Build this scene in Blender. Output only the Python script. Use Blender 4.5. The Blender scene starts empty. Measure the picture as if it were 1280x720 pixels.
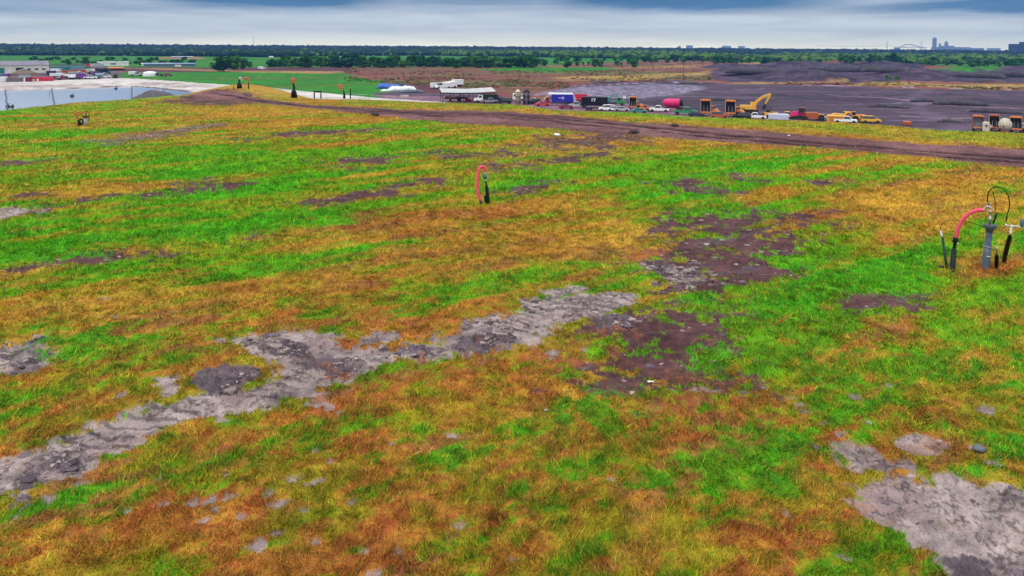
import bpy, math, random
import numpy as np
from mathutils import Vector, Matrix, Euler

random.seed(7)
rng = np.random.default_rng(11)
S = bpy.context.scene
COL = S.collection
PI = math.pi

# ------------------------------------------------------------------ camera
CAM = Vector((0.0, 0.0, 19.0))
FPX = 900.0
CY = 58.0          # the lens axis is level and shifted: uprights stay upright as in the photograph
ROLL = math.radians(0.33)
cd = bpy.data.cameras.new('camera')
cam = bpy.data.objects.new('camera', cd)
COL.objects.link(cam)
S.camera = cam
cd.sensor_width = 36.0
cd.lens = 36.0 * FPX / 1280.0
cd.shift_y = -(360.0 - CY) / 1280.0
cd.clip_start = 0.1
cd.clip_end = 60000.0
CR = (Matrix.Rotation(PI / 2, 3, 'X') @ Matrix.Rotation(ROLL, 3, 'Z'))
cam.location = CAM
cam.rotation_euler = CR.to_euler()
CRN = np.array(CR)


def ray(px, py):
    d = CRN @ np.array([(px - 640.0) / FPX, (CY - py) / FPX, -1.0])
    return d


def at(px, py, z=0.0):
    """pixel of the photograph -> point of the horizontal plane z"""
    d = ray(px, py)
    t = (z - CAM.z) / d[2]
    return (d[0] * t, d[1] * t)


def proj(x, y, z):
    P = np.stack([x, y, z - CAM.z], 0)
    q = CRN.T @ P.reshape(3, -1)
    px = 640.0 + FPX * q[0] / (-q[2])
    py = CY - FPX * q[1] / (-q[2])
    return px.reshape(np.shape(x)), py.reshape(np.shape(x))


# ------------------------------------------------------------------ noise
def _hash(ix, iy, seed):
    h = (ix.astype(np.int64) * 374761393 + iy.astype(np.int64) * 668265263 + seed * 974634777) & 0xffffffff
    h = ((h ^ (h >> 13)) * 1274126177) & 0xffffffff
    h = (h ^ (h >> 16)) & 0xffffffff
    return h.astype(np.float64) / 4294967295.0


def vnoise(x, y, seed=0):
    x0 = np.floor(x)
    y0 = np.floor(y)
    fx = x - x0
    fy = y - y0
    fx = fx * fx * (3 - 2 * fx)
    fy = fy * fy * (3 - 2 * fy)
    a = _hash(x0, y0, seed)
    b = _hash(x0 + 1, y0, seed)
    c = _hash(x0, y0 + 1, seed)
    d = _hash(x0 + 1, y0 + 1, seed)
    return ((a * (1 - fx) + b * fx) * (1 - fy) + (c * (1 - fx) + d * fx) * fy) * 2 - 1


def fbm(x, y, scale=1.0, octv=4, seed=0, gain=0.5):
    s = 0
    a = 1.0
    t = 0
    x = np.asarray(x, float) / scale
    y = np.asarray(y, float) / scale
    for i in range(octv):
        c, sn = math.cos(0.6 * i + 0.3), math.sin(0.6 * i + 0.3)
        s = s + a * vnoise(x * c - y * sn + 17.3 * i, x * sn + y * c - 9.1 * i, seed + i * 13)
        t += a
        a *= gain
        x = x * 2.03
        y = y * 2.03
    return s / t * 1.6


def sst(a, b, v):
    t = np.clip((v - a) / (b - a), 0, 1)
    return t * t * (3 - 2 * t)


def poly_sdf(x, y, pts):
    """negative inside"""
    P = np.array(pts, float)
    n = len(P)
    d2 = np.full(x.shape, 1e18)
    ins = np.zeros(x.shape, bool)
    for i in range(n):
        ax, ay = P[i]
        bx, by = P[(i + 1) % n]
        ex, ey = bx - ax, by - ay
        wx, wy = x - ax, y - ay
        t = np.clip((wx * ex + wy * ey) / (ex * ex + ey * ey + 1e-12), 0, 1)
        dx = wx - ex * t
        dy = wy - ey * t
        d2 = np.minimum(d2, dx * dx + dy * dy)
        c = ((ay > y) != (by > y))
        with np.errstate(divide='ignore', invalid='ignore'):
            xi = ax + (y - ay) / (by - ay if by != ay else 1e-12) * ex
        ins ^= (c & (x < xi))
    d = np.sqrt(d2)
    return np.where(ins, -d, d)


def line_dist(x, y, pts):
    P = np.array(pts, float)
    best = np.full(x.shape, 1e18)
    for i in range(len(P) - 1):
        ax, ay = P[i]
        bx, by = P[i + 1]
        ex, ey = bx - ax, by - ay
        wx, wy = x - ax, y - ay
        t = np.clip((wx * ex + wy * ey) / (ex * ex + ey * ey + 1e-12), 0, 1)
        dx = wx - ex * t
        dy = wy - ey * t
        best = np.minimum(best, dx * dx + dy * dy)
    return np.sqrt(best)


# ------------------------------------------------------------------ ground shape
ZP = 12.5                                        # plateau of the grass covered mound
CREST = [(-900, 150), (-400, 147), (-100, 141), (0, 137), (100, 127), (200, 122.5), (262, 118.5), (285, 112.5),
         (306, 110.5), (335, 116), (365, 123), (460, 124.5), (560, 128), (640, 130), (680, 136), (780, 139), (880, 147),
         (1000, 151), (1100, 155), (1180, 162), (1280, 167), (1500, 180), (2100, 205)]
CW = [at(a, b, ZP) for a, b in CREST]
PLATEAU = CW + [(170, -20), (120, -120), (-120, -120), (-170, -20)]


def far_berms(x, y):
    """low banks of dug earth on the plain, and the dam round the pond"""
    z = np.zeros_like(x)
    for pts, wd, h in BERMS:
        P = [at(a, b, 0) for a, b in pts]
        xs = [p[0] for p in P]
        ys = [p[1] for p in P]
        m = (x > min(xs) - 3 * wd) & (x < max(xs) + 3 * wd) & (y > min(ys) - 3 * wd) & (y < max(ys) + 3 * wd)
        if not m.any():
            continue
        xm, ym = x[m], y[m]
        d = line_dist(xm, ym, P)
        k = np.exp(-(d / wd) ** 2) * h * (0.8 + 0.35 * fbm(xm, ym, wd * 1.2, 3, 91))
        z[m] += k
    return z


BERMS = [([(895, 90), (940, 95), (985, 97), (1035, 101)], 14, 4.6),
         ([(985, 84), (1060, 80), (1110, 82), (1135, 84)], 22, 5.0),
         ([(1130, 96), (1190, 93), (1250, 89), (1330, 88)], 16, 4.4),
         ([(1060, 101), (1130, 103), (1220, 105), (1300, 107)], 7, 0.9),
         ([(900, 83), (960, 83), (1000, 82)], 16, 2.6),
         ([(835, 103), (850, 102.5)], 4, 1.6),
         ([(655, 122), (672, 124)], 3.0, 0.8),
         ([(1185, 129), (1215, 130)], 4, 1.2)]
POND_PX = [(-700, 122), (-300, 116), (0, 112.3), (50, 111), (90, 109.8), (130, 108.3), (165, 107.2), (192, 109),
           (230, 113), (268, 118), (300, 123), (300, 160), (0, 190), (-500, 200), (-900, 160)]
POND = [at(a, b, 0) for a, b in POND_PX]
BANK_PX = [(-700, 110), (-300, 106), (0, 102.6), (50, 101), (100, 99), (150, 97.6), (168, 97.9), (215, 101.3), (300, 107.3),
           (335, 109.5), (370, 113), (410, 117), (465, 121.6), (560, 127.5), (560, 131), (460, 130), (380, 128), (300, 123),
           (268, 118), (230, 113), (192, 109), (165, 107.2), (130, 108.3), (90, 109.8), (50, 111), (0, 112.3), (-300, 116), (-700, 122)]
BANK = [at(a, b, 0) for a, b in BANK_PX]


def hill_d(x, y):
    d = poly_sdf(x, y, PLATEAU)
    return d + fbm(x, y, 25, 3, 5) * 1.2


def plateau_z(x, y):
    z = ZP + 0.10 * fbm(x, y, 14, 2, 3)
    r = np.hypot(x, y)
    z = z + 0.05 * fbm(x, y, 2.2, 3, 4)
    # hummocky turf
    z = z + 0.03 * fbm(x, y, 0.45, 2, 6) * sst(80, 20, r)
    # grassy swell beside the end of the track
    bx, by = at(306, 112, ZP)
    z = z + 0.9 * np.exp(-(((x - bx) / 9) ** 2 + ((y - by) / 14) ** 2))
    return z


def ground_z(x, y, full=False):
    x = np.asarray(x, float)
    y = np.asarray(y, float)
    d = hill_d(x, y)
    zp = plateau_z(x, y)
    k = np.clip(d + 3.0, 0, 10)
    fall = k * k * 0.3 / 20 + np.maximum(d - 7, 0) * 0.3
    zh = zp - fall
    # plain
    r = np.hypot(x, y)
    zl = 0.12 * fbm(x, y, 30, 3, 21) * sst(1500, 700, r)
    zl = zl + sst(40, 140, x) * sst(210, 250, y) * sst(700, 500, r) * 1.1 * np.maximum(fbm(x / 1.8, y, 12, 4, 23) - .12, 0)
    far = r > 60
    if far.any():
        zz = np.zeros_like(x)
        zz[far] = far_berms(x[far], y[far])
        zl = zl + zz
    dpnd = poly_sdf(x, y, POND)
    pondm = sst(1.0, -6.0, dpnd)
    zl = zl * (1 - pondm) - 1.6 * pondm
    dbk = np.abs(dpnd - 16)
    yb = sst(14, 0, dbk) * (y > 200)
    zl = zl + yb * 1.1 * (x < -60)
    z = np.maximum(zh, zl)
    kk = 1.5
    hh = np.clip(0.5 + 0.5 * (zh - zl) / kk, 0, 1)
    z = zl * (1 - hh) + zh * hh + kk * hh * (1 - hh) * 0.5
    if full:
        return z, d, zh - zl, dpnd
    return z


def gz(x, y):
    return float(ground_z(np.array([x]), np.array([y]))[0])


def on(px, py, z0=0.0, it=6):
    """where the ray of pixel px,py meets the built ground"""
    z = z0
    for _ in range(it):
        x, y = at(px, py, z)
        z = 0.5 * z + 0.5 * gz(x, y) if _ < it - 1 else gz(x, y)
    return x, y, z


# ------------------------------------------------------------------ custom properties
def tag(o, label=None, cat=None, group=None, kind=None):
    if label:
        o['label'] = label
    if cat:
        o['category'] = cat
    if group:
        o['group'] = group
    if kind:
        o['kind'] = kind
    return o


def np_mesh(name, verts, faces, mats=(), colors=None, smooth=True, fcolors=None):
    """faces: (n,3) or (n,4) array"""
    me = bpy.data.meshes.new(name)
    verts = np.asarray(verts, np.float32)
    faces = np.asarray(faces, np.int32)
    n, k = faces.shape
    me.vertices.add(len(verts))
    me.vertices.foreach_set('co', verts.ravel())
    me.loops.add(n * k)
    me.loops.foreach_set('vertex_index', faces.ravel())
    me.polygons.add(n)
    me.polygons.foreach_set('loop_start', np.arange(0, n * k, k, dtype=np.int32))
    me.polygons.foreach_set('use_smooth', np.full(n, smooth, bool))
    if colors is not None:
        a = me.attributes.new('Col', 'FLOAT_COLOR', 'POINT')
        c = np.ones((len(verts), 4), np.float32)
        c[:, :3] = colors
        a.data.foreach_set('color', c.ravel())
    me.update(calc_edges=True)
    for m in mats:
        me.materials.append(m)
    o = bpy.data.objects.new(name, me)
    COL.objects.link(o)
    return o


# ------------------------------------------------------------------ materials
def mat_new(name):
    m = bpy.data.materials.new(name)
    m.use_nodes = True
    nt = m.node_tree
    b = nt.nodes['Principled BSDF']
    return m, nt, b


def setin(b, k, v):
    if k in b.inputs:
        b.inputs[k].default_value = v


_mc = {}


def mat(name, col, rough=0.6, metal=0.0, var=0.18, scale=3.0, dirt=0.0, dirtcol=(0.16, 0.11, 0.09), bump=0.0, spec=0.5, coat=0.0):
    """procedural paint / plastic / metal: colour with uneven tone, dust and wear"""
    if name in _mc:
        return _mc[name]
    m, nt, b = mat_new(name)
    N, L = nt.nodes, nt.links
    tc = N.new('ShaderNodeTexCoord')
    n1 = N.new('ShaderNodeTexNoise')
    n1.inputs['Scale'].default_value = scale
    n1.inputs['Detail'].default_value = 6
    L.new(tc.outputs['Object'], n1.inputs['Vector'])
    hs = N.new('ShaderNodeHueSaturation')
    hs.inputs['Color'].default_value = (*col, 1)
    mr = N.new('ShaderNodeMapRange')
    mr.inputs['From Min'].default_value = 0.3
    mr.inputs['From Max'].default_value = 0.7
    mr.inputs['To Min'].default_value = 1 - var
    mr.inputs['To Max'].default_value = 1 + var
    L.new(n1.outputs['Fac'], mr.inputs['Value'])
    L.new(mr.outputs['Result'], hs.inputs['Value'])
    out = hs.outputs['Color']
    if dirt > 0:
        n2 = N.new('ShaderNodeTexNoise')
        n2.inputs['Scale'].default_value = scale * 2.7
        n2.inputs['Detail'].default_value = 8
        n2.inputs['Roughness'].default_value = 0.65
        L.new(tc.outputs['Object'], n2.inputs['Vector'])
        m2 = N.new('ShaderNodeMapRange')
        m2.inputs['From Min'].default_value = 0.42
        m2.inputs['From Max'].default_value = 0.68
        m2.inputs['To Max'].default_value = dirt
        L.new(n2.outputs['Fac'], m2.inputs['Value'])
        mx = N.new('ShaderNodeMix')
        mx.data_type = 'RGBA'
        L.new(m2.outputs['Result'], mx.inputs['Factor'])
        L.new(out, mx.inputs['A'])
        mx.inputs['B'].default_value = (*dirtcol, 1)
        out = mx.outputs['Result']
    L.new(out, b.inputs['Base Color'])
    setin(b, 'Roughness', rough)
    setin(b, 'Metallic', metal)
    setin(b, 'Specular IOR Level', spec)
    setin(b, 'Coat Weight', coat)
    if bump > 0:
        bp = N.new('ShaderNodeBump')
        bp.inputs['Strength'].default_value = bump
        bp.inputs['Distance'].default_value = 0.02
        L.new(n1.outputs['Fac'], bp.inputs['Height'])
        L.new(bp.outputs['Normal'], b.inputs['Normal'])
    _mc[name] = m
    return m


def attr_mat(name, fine=((9.0, 0.35), (60.0, 0.45)), rough=0.95, bump=0.4, bdist=0.03, spec=0.15, transl=0.0):
    """colour attribute 'Col' broken up by procedural noise"""
    m, nt, b = mat_new(name)
    N, L = nt.nodes, nt.links
    at_ = N.new('ShaderNodeAttribute')
    at_.attribute_name = 'Col'
    geo = N.new('ShaderNodeNewGeometry')
    out = at_.outputs['Color']
    last = None
    for sc, am in fine:
        nz = N.new('ShaderNodeTexNoise')
        nz.inputs['Scale'].default_value = sc
        nz.inputs['Detail'].default_value = 5
        nz.inputs['Roughness'].default_value = 0.65
        L.new(geo.outputs['Position'], nz.inputs['Vector'])
        mr = N.new('ShaderNodeMapRange')
        mr.inputs['From Min'].default_value = 0.32
        mr.inputs['From Max'].default_value = 0.68
        mr.inputs['To Min'].default_value = 1 - am
        mr.inputs['To Max'].default_value = 1 + am
        L.new(nz.outputs['Fac'], mr.inputs['Value'])
        hs = N.new('ShaderNodeHueSaturation')
        L.new(out, hs.inputs['Color'])
        L.new(mr.outputs['Result'], hs.inputs['Value'])
        out = hs.outputs['Color']
        last = nz
    L.new(out, b.inputs['Base Color'])
    setin(b, 'Roughness', rough)
    setin(b, 'Specular IOR Level', spec)
    if bump > 0 and last:
        bp = N.new('ShaderNodeBump')
        bp.inputs['Strength'].default_value = bump
        bp.inputs['Distance'].default_value = bdist
        L.new(last.outputs['Fac'], bp.inputs['Height'])
        L.new(bp.outputs['Normal'], b.inputs['Normal'])
    return m
# ------------------------------------------------------------------ mesh builder
class MB:
    def __init__(s):
        s.v, s.f = [], []

    def add(s, vs, fs):
        o = len(s.v)
        s.v += [tuple(v) for v in vs]
        s.f += [tuple(i + o for i in f) for f in fs]
        return s

    def box(s, x0, x1, y0, y1, z0, z1, rz=0.0, ch=0.0):
        """box with optional chamfered vertical and top edges"""
        if ch <= 0:
            vs = [(x, y, z) for z in (z0, z1) for y in (y0, y1) for x in (x0, x1)]
            fs = [(0, 2, 3, 1), (4, 5, 7, 6), (0, 1, 5, 4), (2, 6, 7, 3), (0, 4, 6, 2), (1, 3, 7, 5)]
        else:
            def ring(z, i):
                return [(x0 + i + (0 if q in (0, 7) else 0), y, z) for q, y in ()]
            c = ch

            def oct_(z, k):
                return [(x0 + c + k, y0 + k, z), (x1 - c - k, y0 + k, z), (x1 - k, y0 + c + k, z), (x1 - k, y1 - c - k, z),
                        (x1 - c - k, y1 - k, z), (x0 + c + k, y1 - k, z), (x0 + k, y1 - c - k, z), (x0 + k, y0 + c + k, z)]
            vs = oct_(z0, 0) + oct_(z1 - c, 0) + oct_(z1, c)
            fs = [tuple(range(7, -1, -1)), tuple(range(16, 24))]
            for a in (0, 8):
                for i in range(8):
                    j = (i + 1) % 8
                    fs.append((a + i, a + j, a + 8 + j, a + 8 + i))
        if rz:
            cx, cy = (x0 + x1) / 2, (y0 + y1) / 2
            c_, s_ = math.cos(rz), math.sin(rz)
            vs = [(cx + (x - cx) * c_ - (y - cy) * s_, cy + (x - cx) * s_ + (y - cy) * c_, z) for x, y, z in vs]
        return s.add(vs, fs)

    def prism(s, prof, y0, y1, inset=0.0):
        """profile in x,z (counter clockwise) pushed through y; inset narrows the upper points"""
        n = len(prof)
        zt = max(p[1] for p in prof)
        zb = min(p[1] for p in prof)
        f = lambda z: inset * (z - zb) / (zt - zb + 1e-9)
        vs = [(x, y0 + f(z), z) for x, z in prof] + [(x, y1 - f(z), z) for x, z in prof]
        fs = [tuple(range(n)), tuple(range(2 * n - 1, n - 1, -1))]
        for i in range(n):
            j = (i + 1) % n
            fs.append((i, i + n, j + n, j))
        return s.add(vs, fs)

    def cyl(s, c, r, h, axis='z', seg=16, r2=None):
        r2 = r if r2 is None else r2
        vs = []
        for k, rr in ((0, r), (1, r2)):
            for i in range(seg):
                a = 2 * PI * i / seg
                u, v, w = rr * math.cos(a), rr * math.sin(a), k * h
                vs.append({'z': (c[0] + u, c[1] + v, c[2] + w), 'y': (c[0] + u, c[1] + w, c[2] + v), 'x': (c[0] + w, c[1] + u, c[2] + v)}[axis])
        fs = [tuple(range(seg))[::-1], tuple(range(seg, 2 * seg))]
        for i in range(seg):
            j = (i + 1) % seg
            fs.append((i, j, seg + j, seg + i))
        return s.add(vs, fs)

    def tube(s, pts, rad, seg=10):
        if not isinstance(rad, (list, tuple)):
            rad = [rad] * len(pts)
        P = [Vector(p) for p in pts]
        vs, fs = [], []
        up = None
        for i, p in enumerate(P):
            t = (P[min(i + 1, len(P) - 1)] - P[max(i - 1, 0)]).normalized()
            if up is None:
                up = Vector((0, 0, 1)) if abs(t.z) < .9 else Vector((1, 0, 0))
            a = (up - t * up.dot(t)).normalized()
            up = a
            b = t.cross(a)
            for k in range(seg):
                q = 2 * PI * k / seg
                vs.append(p + (a * math.cos(q) + b * math.sin(q)) * rad[i])
        for i in range(len(P) - 1):
            for k in range(seg):
                l = (k + 1) % seg
                fs.append((i * seg + k, i * seg + l, (i + 1) * seg + l, (i + 1) * seg + k))
        fs.append(tuple(range(seg))[::-1])
        fs.append(tuple((len(P) - 1) * seg + k for k in range(seg)))
        return s.add(vs, fs)

    def lathe(s, prof, c=(0, 0, 0), seg=24):
        vs, fs = [], []
        for r, z in prof:
            for i in range(seg):
                a = 2 * PI * i / seg
                vs.append((c[0] + r * math.cos(a), c[1] + r * math.sin(a), c[2] + z))
        for k in range(len(prof) - 1):
            for i in range(seg):
                j = (i + 1) % seg
                fs.append((k * seg + i, k * seg + j, (k + 1) * seg + j, (k + 1) * seg + i))
        fs.append(tuple(range(seg))[::-1])
        fs.append(tuple((len(prof) - 1) * seg + i for i in range(seg)))
        return s.add(vs, fs)

    def rot(s, ax, ang, c=(0, 0, 0)):
        R = Matrix.Rotation(ang, 3, ax)
        C = Vector(c)
        s.v = [tuple(R @ (Vector(v) - C) + C) for v in s.v]
        return s

    def move(s, x=0, y=0, z=0):
        s.v = [(a + x, b + y, c + z) for a, b, c in s.v]
        return s

    def mesh(s, name, m, smooth=False):
        me = bpy.data.meshes.new(name)
        me.from_pydata(s.v, [], s.f)
        me.validate()
        if smooth:
            me.polygons.foreach_set('use_smooth', [True] * len(me.polygons))
        me.materials.append(m)
        return me

    def build(s, name, m, parent=None, smooth=False, label=None):
        o = bpy.data.objects.new(name, s.mesh(name, m, smooth))
        COL.objects.link(o)
        o.parent = parent
        if label:
            o['label'] = label
        return o


def empty(name, loc, rz=0.0, label=None, cat=None, group=None, sc=1.0):
    o = bpy.data.objects.new(name, None)
    COL.objects.link(o)
    o.location = loc
    o.rotation_euler = (0, 0, rz)
    o.scale = (sc, sc, sc)
    o.empty_display_size = .5
    return tag(o, label, cat, group)


def smooth_path(pts, n=8):
    """Catmull-Rom through the points"""
    P = [Vector(p) for p in pts]
    P = [P[0] * 2 - P[1]] + P + [P[-1] * 2 - P[-2]]
    out = []
    for i in range(1, len(P) - 2):
        for k in range(n):
            t = k / n
            a, b, c, d = P[i - 1], P[i], P[i + 1], P[i + 2]
            out.append(.5 * ((2 * b) + (-a + c) * t + (2 * a - 5 * b + 4 * c - d) * t * t + (-a + 3 * b - 3 * c + d) * t ** 3))
    out.append(P[-2])
    return out


def dup(root, loc=None, rz=None, label=None, group=None):
    """copy of a thing with its parts and sub-parts"""
    def cp(o, parent):
        c = o.copy()
        COL.objects.link(c)
        c.parent = parent
        for ch in [q for q in KIDS.get(o.name, [])]:
            cp(ch, c)
        return c
    KIDS = {}
    for q in bpy.data.objects:
        if q.parent:
            KIDS.setdefault(q.parent.name, []).append(q)
    r = cp(root, None)
    if loc is not None:
        r.location = loc
    if rz is not None:
        r.rotation_euler = (0, 0, rz)
    if label:
        r['label'] = label
    if group:
        r['group'] = group
    return r
# ------------------------------------------------------------------ colours of the ground
A3 = lambda *c: np.array(c, float)


def srgb(r, g, b, k=1.0):
    """albedo for a colour given in display values; k = illumination"""
    f = lambda v: ((v / 255 + 0.055) / 1.055) ** 2.4 if v > 10 else v / 255 / 12.92
    return np.array([f(r), f(g), f(b)]) / k


KI = 1.5
C_GREEN = srgb(72, 170, 6, KI)
C_GREEN2 = srgb(128, 168, 14, KI)
C_DGREEN = srgb(84, 132, 10, KI)
C_OLIVE = srgb(154, 146, 26, KI)
C_STRAW = srgb(200, 154, 52, KI)
C_ORANGE = srgb(182, 116, 48, KI)
C_RUST = srgb(170, 90, 46, KI)
C_CLAY = srgb(174, 156, 150, KI)
C_CLAYD = srgb(106, 92, 98, KI)
C_SOIL = srgb(112, 76, 76, KI)
C_SOILD = srgb(78, 50, 52, KI)
C_ROAD = srgb(118, 80, 80, KI)
C_ROADL = srgb(148, 104, 102, KI)
C_RUT = srgb(50, 28, 34, KI)

TX = np.array([0, 128, 256, 384, 512, 640, 768, 896, 1024, 1152, 1280], float)
TY = np.array([128, 150, 170, 190, 215, 240, 270, 300, 330, 360, 395, 440, 490, 540, 590, 640, 700], float)
TG = np.array([
    [.6, .6, .4, .3, .5, .4, .3, .3, .3, .5, .5],
    [.7, .5, .4, .5, .4, .3, .2, .2, .2, .4, .4],
    [.7, .6, .5, .5, .5, .4, .3, .2, .2, .2, .3],
    [.7, .8, .8, .8, .8, .6, .6, .5, .4, .3, .3],
    [.7, .8, .8, .8, .7, .7, .7, .7, .6, .4, .3],
    [.6, .5, .8, .8, .7, .7, .6, .7, .4, .3, .3],
    [.5, .6, .9, .8, .5, .3, .3, .8, .5, .45, .5],
    [.8, .9, .9, .6, .3, .2, .3, .7, .6, .55, .55],
    [.9, .75, .6, .5, .4, .55, .6, .5, .8, .65, .55],
    [.4, .4, .42, .45, .55, .7, .5, .4, .9, .9, .6],
    [.35, .42, .5, .55, .6, .6, .4, .6, .8, .7, .5],
    [.6, .75, .5, .45, .4, .2, .4, .65, .6, .5, .6],
    [.7, .68, .55, .35, .25, .2, .35, .4, .5, .6, .5],
    [.75, .45, .35, .3, .45, .4, .4, .35, .65, .55, .5],
    [.3, .3, .3, .3, .45, .4, .4, .6, .5, .2, .5],
    [.4, .4, .3, .35, .45, .4, .35, .5, .5, .6, .5],
    [.4, .3, .4, .5, .5, .4, .5, .4, .5, .5, .5]])


def bilerp(px, py):
    fx = np.interp(px, TX, np.arange(len(TX)))
    fy = np.interp(py, TY, np.arange(len(TY)))
    ix = np.clip(fx.astype(int), 0, len(TX) - 2)
    iy = np.clip(fy.astype(int), 0, len(TY) - 2)
    tx = fx - ix
    ty = fy - iy
    return ((TG[iy, ix] * (1 - tx) + TG[iy, ix + 1] * tx) * (1 - ty) +
            (TG[iy + 1, ix] * (1 - tx) + TG[iy + 1, ix + 1] * tx) * ty)


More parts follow.
